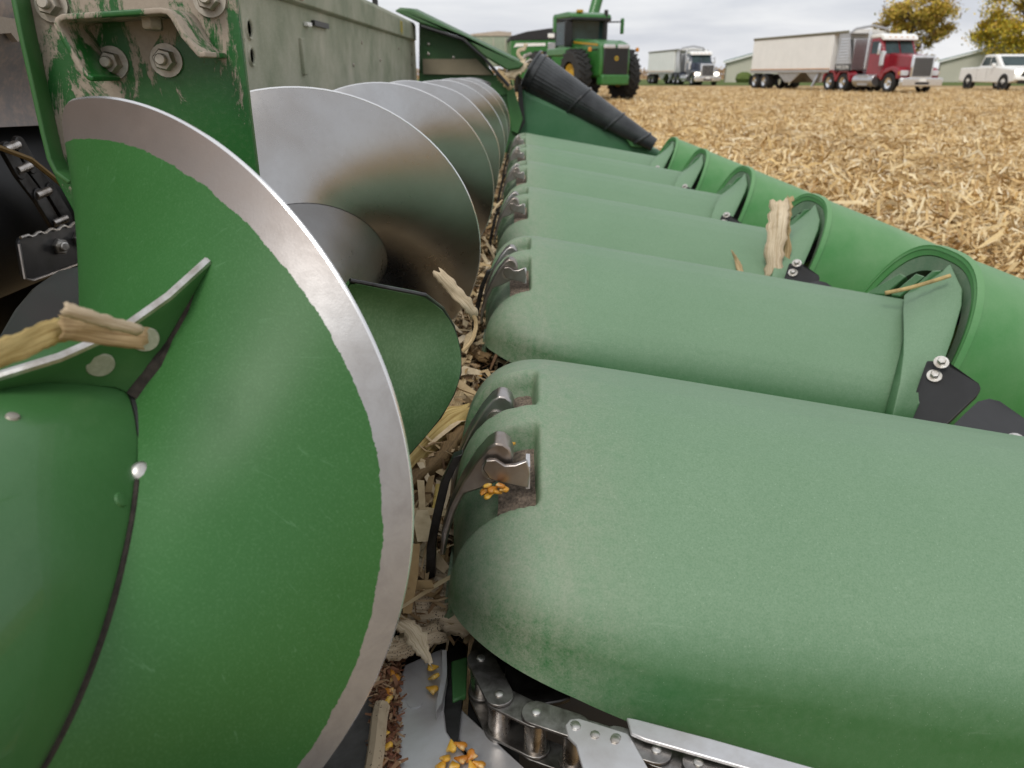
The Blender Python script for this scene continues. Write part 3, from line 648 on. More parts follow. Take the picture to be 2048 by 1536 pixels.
# ------------------------------------------------------------------ the combine's feeder house behind the auger
FH = empty('feeder_house', (-1.0, 1.2, 0), 'dark feeder house mouth with slatted chain behind the auger', 'feeder house')
FX = -.78
P = []
for i in range(9):
    q = i/8; z = 1.175-.25*q; x = FX+.03*math.sin(q*5.5)-.02*q
    P.append([(x, .75+.9*j/6, z-.03*(j/6-.5)) for j in range(7)])
M['greydirt'] = dusty('grey_dirty_plate', (.17, .17, .175), (.42, .32, .26), 1.0, 14, .4, 1.6, sc2=70)
MB().grid(P).build('throat_plate', M['greydirt'], FH, solid=.004, smooth=60, recalc=False)
MB().slab([pX(u, v, FX+.02) for u, v in ((-40, -40), (40, -40), (46, 75), (36, 84), (22, 66), (-40, 70))], (-.01, 0, 0)).build('throat_gusset', M['muddy'], FH)
MB().cyl((-1.02, .55, .80), (-1.02, 1.9, .80), .19, n=40).build('feeder_drum', M['dark'], FH)
MB().box((-1.45, 1.2, .75), (.05, 2.2, 1.2)).build('black_backing', M['dark'], FH)  # added black backing, keeps the sky from showing behind the drum
MB().box((-1.1, 1.2, 1.25), (.75, 2.2, .04)).build('feeder_roof', M['dark'], FH)
MB().box((-1.1, 2.2, .8), (.75, .04, 1.0)).build('feeder_side', M['dark'], FH)
cp = [(8, 300), (32, 342), (70, 392), (104, 448), (132, 500)]
for side, du in ((0, 0), (1, 24)):
    for k in range(len(cp)-1):
        a = pX(cp[k][0]+du, cp[k][1]-du*.45, FX-.01); b = pX(cp[k+1][0]+du, cp[k+1][1]-du*.45, FX-.01); d = (b-a).normalized(); e = Vector((1, 0, 0)).cross(d).normalized(); pts = []
        for c, s0 in ((b, -90), (a, 90)):
            for t in range(7): w = R_(s0+30*t); pts.append(c+(d*math.cos(w)+e*math.sin(w))*.013)
        MB().slab(pts, (.005 if k % 2 else .008, 0, 0)).build('feeder_link', M['darksteel'], FH, bevel=.0012)
for k in range(len(cp)):
    MB().cyl(pX(*cp[k], FX-.005), pX(cp[k][0]+26, cp[k][1]-11, FX-.005), .0075, n=14).build('feeder_roller', M['roller'], FH)
top = []
for i in range(29):
    q = i/28; u = 56+170*q; v = 470-44*q+(4.5 if (i % 4) in (1, 2) else 0); top.append((u, v))
M['slat'] = plain('feeder_slat', (.055, .055, .056), .38, .6, var=.2, scale=30)
sl = [(37, 485), (41, 475)]+top+[(226, 500), (66, 560), (52, 560), (46, 548)]
MB().slab([pX(u, v, FX+.045) for u, v in sl], (-.006, 0, 0)).build('feeder_slat', M['slat'], FH, bevel=.0018)
MB().tube([pX(u, v, FX+.047) for u, v in sl[1:-3]], .0022, 6).build('slat_edge', M['bolt'], FH)
MB().tube([pX(u, v, FX+.047) for u, v in ((226, 503), (66, 561), (50, 557), (38, 488))], .0022, 6).build('slat_edge', M['steel'], FH)
for u, v in ((116, 493), (156, 478)): MB().hexbolt(pX(u, v, FX+.046), (1, -.5, .1), .013, .012, .0, .008).build('bolt', M['bolt'], FH)
MB().tube([pX(u, v, FX+.06) for u, v in ((-20, 288), (60, 318), (120, 366), (150, 395))], .004, 6).build('trapped_straw', plain('straw_brown', (.18, .11, .03), .7), FH)

# ------------------------------------------------------------------ dry leaves, straws and kernels lying on the head
def leaf_mat(name, a, b, spots=0.0):
    t = NT(name); n = t.noise(4, 3); st = t.noise(60, 3, .6, (1, 1, 1)); r = t.geo.outputs['Random Per Island']
    uv = t.n.new('ShaderNodeUVMap'); nn = t.n.new('ShaderNodeTexNoise'); mp = t.n.new('ShaderNodeMapping'); mp.inputs['Scale'].default_value = (16, 2, 1)
    t.L(uv.outputs['UV'], mp.inputs['Vector']); t.L(mp.outputs['Vector'], nn.inputs['Vector']); nn.inputs['Scale'].default_value = 1.0; nn.inputs['Detail'].default_value = 4
    c = t.mix(t.ramp(nn.outputs['Fac'], [(.3, 0.0), (.7, 1.0)]), a, b)
    c = t.mix(t.ramp(st, [(.55, 0.0), (.8, .4)]), c, tuple(q*.45 for q in a))
    if spots:
        v = t.n.new('ShaderNodeTexVoronoi'); v.inputs['Scale'].default_value = 420; t.L(t.tc.outputs['Object'], v.inputs['Vector'])
        c = t.mix(t.math('MULTIPLY', t.math('LESS_THAN', v.outputs['Distance'], .24), t.math('GREATER_THAN', t.noise(45, 2), .47)), c, (.03, .022, .015))
    t.set(color=c, rough=.75, spec=.25); t.bump(nn.outputs['Fac'], .5, .0012); return t.m
M['leaf'] = leaf_mat('dry_leaf', (.24, .15, .06), (.62, .48, .28))
M['leafpale'] = leaf_mat('pale_leaf', (.40, .29, .17), (.76, .65, .48))
M['leafspot'] = leaf_mat('spotted_husk', (.26, .19, .11), (.56, .46, .33), 1)
M['leafyel'] = leaf_mat('yellow_leaf', (.28, .18, .05), (.64, .50, .22))
M['leafbrown'] = leaf_mat('brown_leaf', (.13, .08, .035), (.26, .17, .08), 1)
def catmull(p, n):
    p = [p[0]*2-p[1]]+list(p)+[p[-1]*2-p[-2]]; out = []; m = len(p)-3
    for i in range(n+1):
        t = m*i/n; k = min(int(t), m-1); t -= k; a, b, c, d = p[k:k+4]
        out.append(.5*((2*b)+(c-a)*t+(2*a-5*b+4*c-d)*t*t+(3*b-a-3*c+d)*t**3))
    return out
def leaf(name, pts, w, mat, label, cat='leaf', face=None, curl=.25, ragged=.12, n=18, seed=0, taper=None, group='dry corn leaves caught on the head', twist=0):
    rs = random.Random(seed); C = catmull([Vector(q) for q in pts], n); P = []; m = 6
    for i, c in enumerate(C):
        d = (C[min(i+1, n)]-C[max(i-1, 0)]).normalized(); f = Vector(face) if face is not None else (CAM-c).normalized()
        f = (f-d*f.dot(d)).normalized(); sd = d.cross(f)
        if twist: rot = Matrix.Rotation(twist*i/n, 3, d); f = rot @ f; sd = rot @ sd
        q = i/n; ww = w*(np.interp(q, *taper) if taper else 1)
        l, r = ww*(1+rs.uniform(-ragged, ragged)), ww*(1+rs.uniform(-ragged, ragged)); row = []
        for j in range(m+1):
            s = j/m*2-1; row.append(c+sd*(s*(l if s < 0 else r)*.5)+f*(-curl*ww*s*s*.5+ww*.05*math.sin(9*q+3*s)+rs.uniform(-.01, .01)*ww))
        P.append(row)
    for e_, dr in ((0, C[0]-C[1]), (-1, C[-1]-C[-2])):
        dr = dr.normalized(); P[e_] = [v_+dr*w*rs.uniform(-.25, .7)*(ragged*2+.25) for v_ in P[e_]]
    mb = MB().grid(P); o = mb.build(name, mat, None, smooth=80, recalc=False); uv = o.data.uv_layers.new(name='UVMap'); nj = m+1
    for lp_ in o.data.loops: i, j = divmod(lp_.vertex_index, nj); uv.data[lp_.index].uv = (j/m, i/n)
    mo = o.modifiers.new('solidify', 'SOLIDIFY'); mo.thickness = .0004
    return tag(o, label, cat, group)
def Z(L, z): return [pZ(u, v, z if len(r) == 0 else r[0]) for u, v, *r in L]
def Yp(L): return [pY(u, v, y) for u, v, y in L]
leaf('corn_leaf', Z([(800, 1140), (835, 1148), (870, 1152), (905, 1168)], .505), .034, M['leafspot'], 'black-speckled tan husk lying between the auger rim and the nearest hood, upper one', seed=1, curl=.5)
leaf('corn_leaf', Z([(795, 1215), (840, 1222), (880, 1222), (930, 1230)], .49), .046, M['leafspot'], 'wide black-speckled husk lying under the rear corner of the nearest hood', seed=2, curl=.4)
leaf('corn_leaf', Z([(798, 1240), (822, 1262), (842, 1295), (860, 1325)], .498), .016, M['leafpale'], 'torn narrow husk strip pointing down at three kernels on the deck', seed=3, ragged=.3, taper=([0, .5, 1], [.8, 1.2, .35]))
leaf('corn_leaf', Z([(770, 1300), (800, 1295), (835, 1278), (880, 1262)], .478), .022, M['leafspot'], 'speckled husk strip crossing behind the auger rim above the deck plate', seed=4)
leaf('corn_leaf', [pZ(800, 935, .50), pZ(850, 885, .515), pZ(895, 845, .53), pZ(938, 818, .545)], .040, M['leafyel'], 'broad yellow-tan leaf lying in the trough beside the rounded green blade', seed=5, taper=([0, .7, 1], [1.1, 1, .4]))
leaf('corn_leaf', Z([(872, 880), (900, 830), (922, 780), (936, 733)], .51), .026, M['leaf'], 'pointed tan leaf standing up past the rear of the nearest hood', seed=6, taper=([0, .5, 1], [1, .9, .05]))
leaf('corn_leaf', Z([(822, 970), (865, 935), (900, 895), (935, 850)], .522), .024, M['leafbrown'], 'dark brown crumpled leaf below the broad yellow-tan one', seed=7, ragged=.45, curl=.8)
leaf('corn_leaf', Yp([(878, 546, .98), (905, 578, .985), (930, 605, .99), (948, 628, 1.0)]), .018, M['leafpale'], 'pale leaf strip standing upright in front of the polished flight', seed=8, ragged=.2, taper=([0, .5, 1], [.8, 1.1, .8]))
leaf('corn_leaf', Yp([(946, 625, 1.0), (952, 650, 1.0), (944, 680, .99), (926, 702, .98)]), .0055, M['leaf'], 'thin curled stem under the upright pale leaf strip', seed=9)
leaf('corn_leaf', Yp([(1548, 556, 2.06), (1550, 500, 2.08), (1556, 450, 2.10), (1560, 404, 2.13)]), .052, M['leafpale'], 'ragged tan leaf standing on the front of the third row hood', seed=10, ragged=.22, face=(-.35, -1, .35))
leaf('corn_leaf', Yp([(1570, 545, 2.09), (1572, 480, 2.11), (1574, 430, 2.13), (1578, 398, 2.14)]), .024, M['leaf'], 'crinkled brown-tipped leaf edge beside the ragged tan leaf on the third hood', seed=11, ragged=.4, face=(-.9, -.6, .2))
leaf('corn_leaf', Yp([(1464, 502, 2.08), (1472, 518, 2.08), (1478, 534, 2.07), (1482, 549, 2.06)]), .017, M['leaf'], 'small curled leaf scrap on the third hood left of the ragged leaf', seed=12, taper=([0, .6, 1], [.2, 1, .9]))
leaf('corn_leaf', Z([(842, 850), (865, 880), (890, 900), (915, 905)], .50), .012, M['leafbrown'], 'narrow brown leaf sliver between blade edge and hood latch', seed=13)
leaf('corn_leaf', Z([(925, 690), (945, 700), (960, 712), (975, 716)], .50), .020, M['leafbrown'], 'dark leaf piece under the rear of the second hood', seed=14)
leaf('corn_leaf', Yp([(1002, 152, 5.05), (1022, 148, 5.04), (1040, 138, 5.04), (1050, 125, 5.06)]), .06, M['leafpale'], 'pale husk tuft caught below the ribbed black cone', seed=15, ragged=.3)
leaf('corn_leaf', Yp([(996, 146, 5.03), (1010, 160, 5.02), (1016, 172, 5.02)]), .05, M['leaf'], 'tan leaf bunched at the end cover corner', seed=16, ragged=.3)
leaf('corn_leaf', Yp([(1048, 125, 5.1), (1036, 108, 5.1), (1040, 100, 5.1), (1048, 98, 5.1), (1052, 88, 5.1)]), .022, M['leafpale'], 'thin curled leaf sticking up left of the ribbed black cone', seed=17)
# broken stalk lying on the paddle
leaf('broken_stalk', [pC(-40, 722, .19), pC(30, 696, .18), pC(85, 672, .175), pC(132, 656, .172)], .012, M['leafyel'], 'broken corn stalk sheath leaning on the green paddle, its lower yellow half', 'stalk', seed=20, curl=.2, ragged=.1, group='broken stalk on the paddle')
leaf('broken_stalk', [pC(122, 655, .178), pC(170, 660, .176), pC(230, 670, .172), pC(291, 677, .172)], .0125, M['leaf'], 'broad split stalk sheath lying across the paddle plug', 'stalk', seed=21, curl=.12, ragged=.03, group='broken stalk on the paddle')
leaf('broken_stalk', [pC(132, 618, .20), pC(175, 632, .197), pC(230, 648, .19), pC(284, 662, .182)], .006, M['leafpale'], 'thin splinter forking up from the split stalk sheath', 'stalk', seed=22, curl=.6, group='broken stalk on the paddle')
def straw(name, L, r, mat, label, cat='straw'): return tag(MB().tube(catmull(L, 10), r, 8).build(name, mat, None), label, cat, 'straws caught on the head')
M['straw'] = plain('straw_yellow', (.52, .38, .10), .6, var=.3, scale=60); M['straw2'] = plain('straw_tan', (.40, .29, .12), .7, var=.35, scale=60)
straw('corn_straw', Z([(876, 972), (872, 1000), (868, 1025), (864, 1048)], .51), .0036, M['straw'], 'short yellow straw stub standing beside the hinge strap of the nearest hood')
straw('corn_straw', Z([(868, 1012), (860, 1050), (848, 1085), (836, 1118)], .505), .0030, M['straw2'], 'tan straw leaning between auger rim and nearest hood')
straw('corn_straw', Yp([(1770, 586, 1.47), (1810, 578, 1.465), (1860, 564, 1.46), (1901, 551, 1.455)]), .0042, M['straw2'], 'straw lying across the front panel of the second hood')
straw('corn_straw', Z([(742, 1560), (752, 1500), (758, 1440), (764, 1412)], .47), .0075, M['leafspot'], 'thick speckled stalk piece at the bottom edge beside the auger rim')
straw('corn_straw', Z([(948, 880), (955, 850), (950, 820), (958, 812)], .56), .0012, M['leafbrown'], 'thin brown twig in front of the far latch of the nearest hood')
# loose trash in the trough: too small and too many to count
def scatter(n, xf, size, seed):
    r = np.random.default_rng(seed); c = xf(r, n); a = r.uniform(0, 2*np.pi, n); L = r.uniform(*size[0], n)/2; W = r.uniform(*size[1], n)/2
    tz = r.normal(0, size[2], n); bend = r.normal(0, .35, n)*L
    dx, dy, dz = np.cos(a)*np.cos(tz), np.sin(a)*np.cos(tz), np.sin(tz); sx, sy = -np.sin(a), np.cos(a); roll = r.normal(0, .6, n); sz = np.sin(roll); sx = sx*np.cos(roll); sy = sy*np.cos(roll)
    V = np.zeros((n, 6, 3))
    for k, (p, q) in enumerate(((-1, -1), (-1, 1), (0, -1), (0, 1), (1, -1), (1, 1))):
        ww = W*(1 if p == 0 else .62); up = bend if p == 0 else 0
        V[:, k, 0] = c[:, 0]+dx*L*p+sx*ww*q; V[:, k, 1] = c[:, 1]+dy*L*p+sy*ww*q; V[:, k, 2] = c[:, 2]+dz*L*p+sz*ww*q+up
    b = np.arange(n)[:, None]*6; Fa = np.concatenate([b+np.array([[0, 1, 3, 2]]), b+np.array([[2, 3, 5, 4]])], 1).reshape(-1, 4)
    return V.reshape(-1, 3), Fa
def mass(name, V, Fa, mat):
    me = bpy.data.meshes.new(name); n = len(V); m = len(Fa)
    me.vertices.add(n); me.vertices.foreach_set('co', V.astype(np.float32).ravel()); me.loops.add(m*4); me.loops.foreach_set('vertex_index', Fa.astype(np.int32).ravel())
    me.polygons.add(m); me.polygons.foreach_set('loop_start', np.arange(0, m*4, 4, dtype=np.int32)); me.update(calc_edges=True); me.materials.append(mat)
    o = bpy.data.objects.new(name, me); COL.objects.link(o); return o
def residue_mat(name, stops, bright=1.0):
    t = NT(name); r = t.geo.outputs['Random Per Island']; c = t.ramp(r, stops); n = t.noise(70, 3)
    c = t.mix(t.ramp(n, [(.4, 0.0), (.75, .45)]), c, (.20, .12, .05)); big = t.noise(.55, 4, .6, (1, .5, 1)); c = t.mix(t.ramp(big, [(.32, .34), (.52, 0.0)]), c, (.30, .19, .09)); t.set(color=c, rough=.7, spec=.3); return t.m
M['bigtrash'] = residue_mat('trough_husks', [(0, (.22, .13, .06)), (.35, (.42, .30, .15)), (.7, (.60, .47, .28)), (1, (.72, .60, .42))])
M['trash'] = residue_mat('trough_trash', [(0, (.10, .05, .025)), (.35, (.26, .16, .08)), (.65, (.42, .30, .17)), (1, (.58, .45, .29))])
def trough(r, n):
    y = .62+4.6*r.uniform(0, 1, n)**1.3; x = r.normal(-.12, .045, n).clip(-.26, -.045); z = .449+.055*r.uniform(0, 1, n)**2+.03*np.clip(1-abs(x+.12)/.06, 0, 1)*r.uniform(0, 1, n)
    return np.stack([x, y, z], 1)
V, Fa = scatter(6500, trough, ((.010, .055), (.002, .009), .35), 3)
tag(mass('trough_trash', V, Fa, M['trash']), 'brown chopped leaf trash lying in the trough below the auger', 'trash', kind='stuff')
def trough2(r, n):
    c = trough(r, n); c[:, 2] += .02; c[:, 0] = c[:, 0].clip(-.2, -.06); return c
V, Fa = scatter(900, trough2, ((.04, .13), (.006, .020), .3), 8)
tag(mass('trough_husks', V, Fa, M['bigtrash']), 'torn straw-coloured husk strips lying along the trough', 'husk litter', kind='stuff')
def reddust(r, n):
    p = np.array([tuple(pZ(u, v, .452)) for u, v in zip(r.uniform(755, 800, n), r.uniform(1330, 1536, n))]); p[:, 2] += r.uniform(0, .006, n); return p
# kernels
def low(r, n):
    p = np.array([tuple(pZ(u, v, .452)) for u, v in zip(r.uniform(748, 800, n), r.uniform(1300, 1540, n))]); p[:, 2] += r.uniform(0, .008, n); return p
V, Fa = scatter(700, low, ((.004, .018), (.001, .005), .35), 5)
tag(mass('chaff', V, Fa, residue_mat('red_chaff', [(0, (.10, .035, .02)), (.5, (.20, .07, .04)), (.8, (.34, .20, .11)), (1, (.5, .38, .24))])), 'reddish chaff and bee-wing dust beside the deck plate', 'chaff', kind='stuff')
M['kernel'] = (lambda t: t.set(color=t.mix(t.ramp(t.noise(130, 3), [(.52, 0.0), (.68, .8)]), t.ramp(t.oi(), [(0, (.50, .17, .02)), (.5, (.66, .32, .03)), (1, (.74, .45, .06))]), (.78, .60, .28)), rough=.36))(NT('corn_kernel'))
kp = MB().lathe([(.0008, -.0062), (.0022, -.006), (.0033, -.003), (.0045, .001), (.0046, .0035), (.0036, .0055), (.0012, .0062)], (0, 0, 0), (1, 0, 0), 10)
kp.v = [(x*.95+.0012*math.sin(y*900), y*(1.05+60*x), z*.60) for x, y, z in kp.v]; kernel0 = None
def kernel(p, label, group, s=1.0):
    global kernel0
    if kernel0 is None: o = kp.build('corn_kernel', M['kernel'], None, smooth=80); kernel0 = o
    else: o = kernel0.copy(); COL.objects.link(o)
    o.location = p; o.rotation_euler = (random.uniform(-.5, .5), random.uniform(-.6, .6), random.uniform(0, 6.28)); o.scale = (s, s, s)
    tag(o, label, 'kernel', group)
ORD = ['first', 'second', 'third', 'fourth', 'fifth', 'sixth', 'seventh', 'eighth', 'ninth']
for k, (u, v) in enumerate(sorted(((903, 1492), (921, 1490), (941, 1513), (922, 1518), (908, 1530), (884, 1530), (944, 1534), (958, 1528), (893, 1516)))): kernel(pZ(u, v, .457), ORD[k]+' kernel from the left in the pile at the bottom edge of the deck plate', 'kernels piled at the deck edge', .9)
for (u, v), w in zip(((866, 1335), (867, 1354), (864, 1378)), ('topmost', 'middle', 'lowest')): kernel(pZ(u, v, .457), w+' of three kernels lined up on the steel deck plate', 'kernels on the deck plate', .9)
for k, (u, v) in enumerate(sorted(((788, 1352), (778, 1388), (774, 1402), (762, 1480), (770, 1492), (757, 1524), (765, 1470)), key=lambda q: q[1])): kernel(pZ(u, v, .458), ORD[k]+' kernel from the top in the chaff between auger rim and deck plate', 'kernels in the dust beside the auger rim')
for k, (u, v) in enumerate(sorted(((972, 972), (985, 978), (1000, 970), (1008, 976), (966, 984), (995, 984), (978, 990)))): kernel(pY(u, v, .615), ORD[k]+' kernel from the left under the near latch of the nearest hood', 'kernels under the near latch', .85)
kernel(pY(1022, 889, .675), 'single bright kernel lying in the slot behind the near latch', 'kernel in the slot')
for k, (u, v) in enumerate(sorted(((952, 738), (956, 728), (950, 758), (957, 752), (953, 770), (946, 775)), key=lambda q: q[1])): kernel(pZ(u, v, .468), ORD[k]+' kernel from the top on the steel strip behind the nearest hood', 'kernels behind the nearest hood')
for k, (u, v) in enumerate(((918, 752), (925, 730), (930, 640))): kernel(pZ(u, v, .468), ORD[k]+' kernel from the left half buried in trash under the second hood', 'kernels in the trough trash')

# ------------------------------------------------------------------ crop residue and stubble on the field
M['residue'] = residue_mat('corn_residue', [(0, (.34, .20, .085)), (.22, (.60, .38, .14)), (.5, (.79, .58, .29)), (.8, (.88, .70, .40)), (1, (.92, .81, .58))])
def field(r, n):
    k = int(n*1.5); rad = 2.6*(27.0**(r.uniform(0, 1, k)**.82)); az = r.uniform(R_(-9), R_(52), k)
    x = np.sin(az)*rad; y = np.cos(az)*rad; ok = ~((x < 2.45) & (y < 6.0) & (x < 2.45)) & (y > 0); x, y = x[ok][:n], y[ok][:n]
    return np.stack([x, y, r.uniform(.01, .075, len(x))], 1)
def field_scatter(n, size, seed, grow):
    r = np.random.default_rng(seed); c = field(r, n); rad = np.hypot(c[:, 0], c[:, 1]); g = 1+rad/grow
    V, Fa = scatter(len(c), lambda rr, nn: np.zeros((nn, 3)), size, seed+1); V = V.reshape(len(c), 6, 3)*g[:, None, None]; V[:, :, 2] /= g[:, None]; V += c[:, None, :]; V[:, :, 2] = np.abs(V[:, :, 2])
    return V.reshape(-1, 3), Fa
V, Fa = field_scatter(210000, ((.05, .24), (.004, .016), .22), 21, 45)
tag(mass('crop_residue', V, Fa, M['residue']), 'golden chopped corn residue covering the harvested field', 'residue', kind='stuff')
V, Fa = field_scatter(14000, ((.16, .42), (.012, .036), .28), 61, 60)
tag(mass('leaf_litter', V, Fa, residue_mat('pale_husks', [(0, (.50, .33, .13)), (.4, (.74, .53, .24)), (.75, (.82, .65, .36)), (1, (.88, .78, .56))])), 'larger pale husks and leaf blades strewn over the harvested field', 'husk litter', kind='stuff')
V, Fa = field_scatter(12000, ((.12, .30), (.012, .03), 1.0), 31, 80)
def rows(rr, n):
    k = rr.integers(4, 70, n); y = 4+60*rr.uniform(0, 1, n)**1.6; x = k*.762+rr.normal(0, .05, n); ok = (x > 2.6) & (x < y*1.3+2); x, y = x[ok], y[ok]; return np.stack([x, y, np.full(len(x), .10)], 1)
stub_c = rows(np.random.default_rng(77), 9000); V2, F2 = scatter(len(stub_c), lambda rr, n: stub_c, ((.14, .30), (.016, .03), 1.25), 78); V2[:, 2] = np.abs(V2[:, 2])
V = np.concatenate([V, V2]); Fa = np.concatenate([Fa, F2+len(V)-len(V2)])
tag(mass('corn_stubble', V, Fa, M['residue']), 'short broken corn stubble standing in the harvested field', 'stubble', kind='stuff')
leaf('corn_husk', [pZ(u, v, .05) for u, v in ((1846, 440), (1870, 442), (1900, 448), (1938, 454))], .14, M['leafyel'], 'large husk lying on the residue right of the snouts', 'husk', seed=40, curl=1.2, face=(0, -.3, 1), taper=([0, .4, 1], [.4, 1, .2]), group=None)
def standing(r, n): return np.stack([r.uniform(-160, 260, n), r.uniform(205, 230, n), r.uniform(.2, 2.3, n)], 1)
V, Fa = scatter(16000, standing, ((.8, 1.8), (.15, .4), 1.1), 51)
tag(mass('standing_corn', V, Fa, residue_mat('ripe_corn', [(0, (.22, .14, .07)), (1, (.50, .36, .20))])), 'strip of ripe standing corn on the horizon', 'corn field', kind='stuff')

# ------------------------------------------------------------------ vehicles
def vroot(name, loc, rz, sc, label, cat, group=None):
    o = empty(name, loc, label, cat, group, R_(rz)); o.scale = (sc, sc, sc); return o
Z0 = (0, 0, 0)
def bx(name, c, d, mat, par, bevel=.02): return MB().box(c, d).build(name, mat, par, loc=Z0, bevel=bevel)
def wheel(par, x, y, r, w, rim, rr=.6, lugs=0):
    s = -1 if x < 0 else 1; mb = MB()
    mb.lathe([(r*.55, -w/2), (r*.9, -w/2), (r, -w*.36), (r, w*.36), (r*.9, w/2), (r*.55, w/2)], (x, y, r), (1, 0, 0), 28, False)
    if lugs:
        for k in range(lugs):
            t = 2*math.pi*k/lugs
            for sd in (-1, 1):
                tt = t+(math.pi/lugs if sd > 0 else 0); m = Matrix.Rotation(tt, 3, 'X') @ Matrix.Rotation(.6*sd, 3, 'Z')
                mb.box((x+sd*w*.23, y+math.sin(-tt)*r, r+math.cos(tt)*r), (w*.55, r*.07, r*.09), m=m)
    ty = mb.build('wheel', M['tyre'], par, loc=Z0, smooth=30)
    MB().lathe([(r*rr, -w*.40), (r*rr, w*.44), (r*rr*.9, w*.40), (r*rr*.55, w*.30), (r*.2, w*.34), (r*.18, w*.5), (.01, w*.5)], (x, y, r), (s, 0, 0), 22).build('rim', rim, ty, loc=Z0)
    return ty
def semi(loc, rz, sc, paint, label, lit, hub):
    t = vroot('semi_truck', loc, rz, sc, label, 'truck')
    bx('bumper', (0, .12, .55), (2.45, .22, .42), M['chrome'], t, .05)
    bx('bumper_slot', (0, .0, .50), (.8, .03, .12), M['dark'], t); bx('number_plate', (0, -.005, .66), (.36, .02, .16), M['white'], t, 0)
    MB().prism([(.30, .80), (.30, 1.72), (.45, 1.80), (2.05, 1.98), (2.1, .85)], -.62, .62, 'x').build('hood', paint, t, loc=Z0, bevel=.08, bseg=3)
    for s in (-1, 1):
        arc = [(.35, .72), (.33, 1.0), (.55, 1.22), (.95, 1.32), (1.5, 1.2), (1.95, .75), (1.72, .62), (1.55, .95), (1.0, 1.12), (.66, .98), (.58, .70)]
        MB().prism(arc, .60*s, 1.18*s, 'x').build('fender', paint, t, loc=Z0, bevel=.04)
        bx('headlight', (.90*s, .33, .98), (.44, .14, .26), M['lamp'] if lit else M['lens'], t, .05)
        if lit: MB().lathe([(.14, 0), (.14, .05), (.1, .08)], (.88*s, .28, .98), (0, -1, 0), 18).build('headlight_bulb', M['lamp'], t, loc=Z0)
        bx('marker', (1.16*s, .38, .98), (.06, .10, .16), M['amber'], t)
        wheel(t, 1.02*s, 1.15, .50, .28, M['chrome'])
        for y in (5.0, 6.3):
            wheel(t, .92*s, y, .50, .56, M['chrome'])
            MB().prism([(y-.66, .55), (y-.62, .9), (y-.35, 1.14), (y+.35, 1.14), (y+.62, .9), (y+.66, .55), (y+.60, .55), (y+.3, 1.04), (y-.3, 1.04), (y-.60, .55)], .66*s, 1.20*s, 'x').build('fender', paint, t, loc=Z0, bevel=.02)
        MB().cyl((.98*s, 2.3, .62), (.98*s, 4.0, .62), .31, n=24).build('fuel_tank', M['alum'], t, loc=Z0, bevel=.03)
        bx('step_box', (1.08*s, 3.1, .62), (.36, .9, .52), M['alum'], t)
        MB().cyl((1.0*s, 3.42, 1.2), (1.0*s, 3.42, 3.1), .07, n=14).build('exhaust_stack', M['chrome'], t, loc=Z0)
        MB().cyl((1.06*s, 2.0, 1.35), (1.06*s, 2.0, 2.05), .14, n=16).build('air_cleaner', M['chrome'], t, loc=Z0, bevel=.02)
        bx('mirror', (1.28*s, 2.1, 2.15), (.12, .10, .55), M['chrome'], t, .03); MB().tube([(1.0*s, 2.2, 2.3), (1.28*s, 2.1, 2.3)], .02, 6).build('mirror_arm', M['dark'], t, loc=Z0)
        MB().slab([(1.005*s, 2.28, 1.95), (1.005*s, 3.1, 1.95), (1.005*s, 3.1, 2.55), (1.005*s, 2.52, 2.55)], (.008*s, 0, 0)).build('side_window', M['glass'], t, loc=Z0)
    bx('grille_surround', (0, .24, 1.26), (1.28, .16, 1.10), M['chrome'], t, .05); bx('grille', (0, .15, 1.26), (1.06, .03, .88), M['grille'], t, .01)
    for k in range(9): bx('grille_bar', (-.48+.12*k, .128, 1.26), (.02, .02, .86), M['alum'], t, 0)
    bx('hood_badge', (0, .155, 1.745), (.14, .03, .08), M['chrome'], t, .01)
    MB().prism([(1.95, .75), (2.05, 1.9), (2.42, 2.62), (2.6, 2.75), (3.25, 2.75), (3.3, .75)], -1.0, 1.0, 'x').build('cab', paint, t, loc=Z0, bevel=.07, bseg=3)
    for s in (-1, 1): MB().slab([(.04*s, 2.03, 1.94), (.86*s, 2.06, 1.94), (.80*s, 2.385, 2.56), (.04*s, 2.36, 2.56)], (0, -.012, .006)).build('windscreen', M['glass'], t, loc=Z0)
    MB().prism([(2.12, 2.60), (2.20, 2.80), (2.5, 2.92), (3.3, 2.92), (3.3, 2.72), (2.5, 2.72), (2.3, 2.58)], -1.02, 1.02, 'x').build('sun_visor', M['white'], t, loc=Z0, bevel=.04)
    for k in range(5): bx('roof_lamp', (-.7+.35*k, 2.19, 2.73), (.12, .05, .06), M['amber'], t, .01)
    MB().cyl((.6, 2.8, 2.9), (.6, 2.8, 3.05), .09, n=14).build('beacon', M['white'], t, loc=Z0, bevel=.02)
    bx('chassis', (0, 4.2, .85), (.85, 5.4, .25), M['dark'], t); bx('undertray', (0, 1.3, .5), (1.7, 1.9, .3), M['dark'], t)
    return t
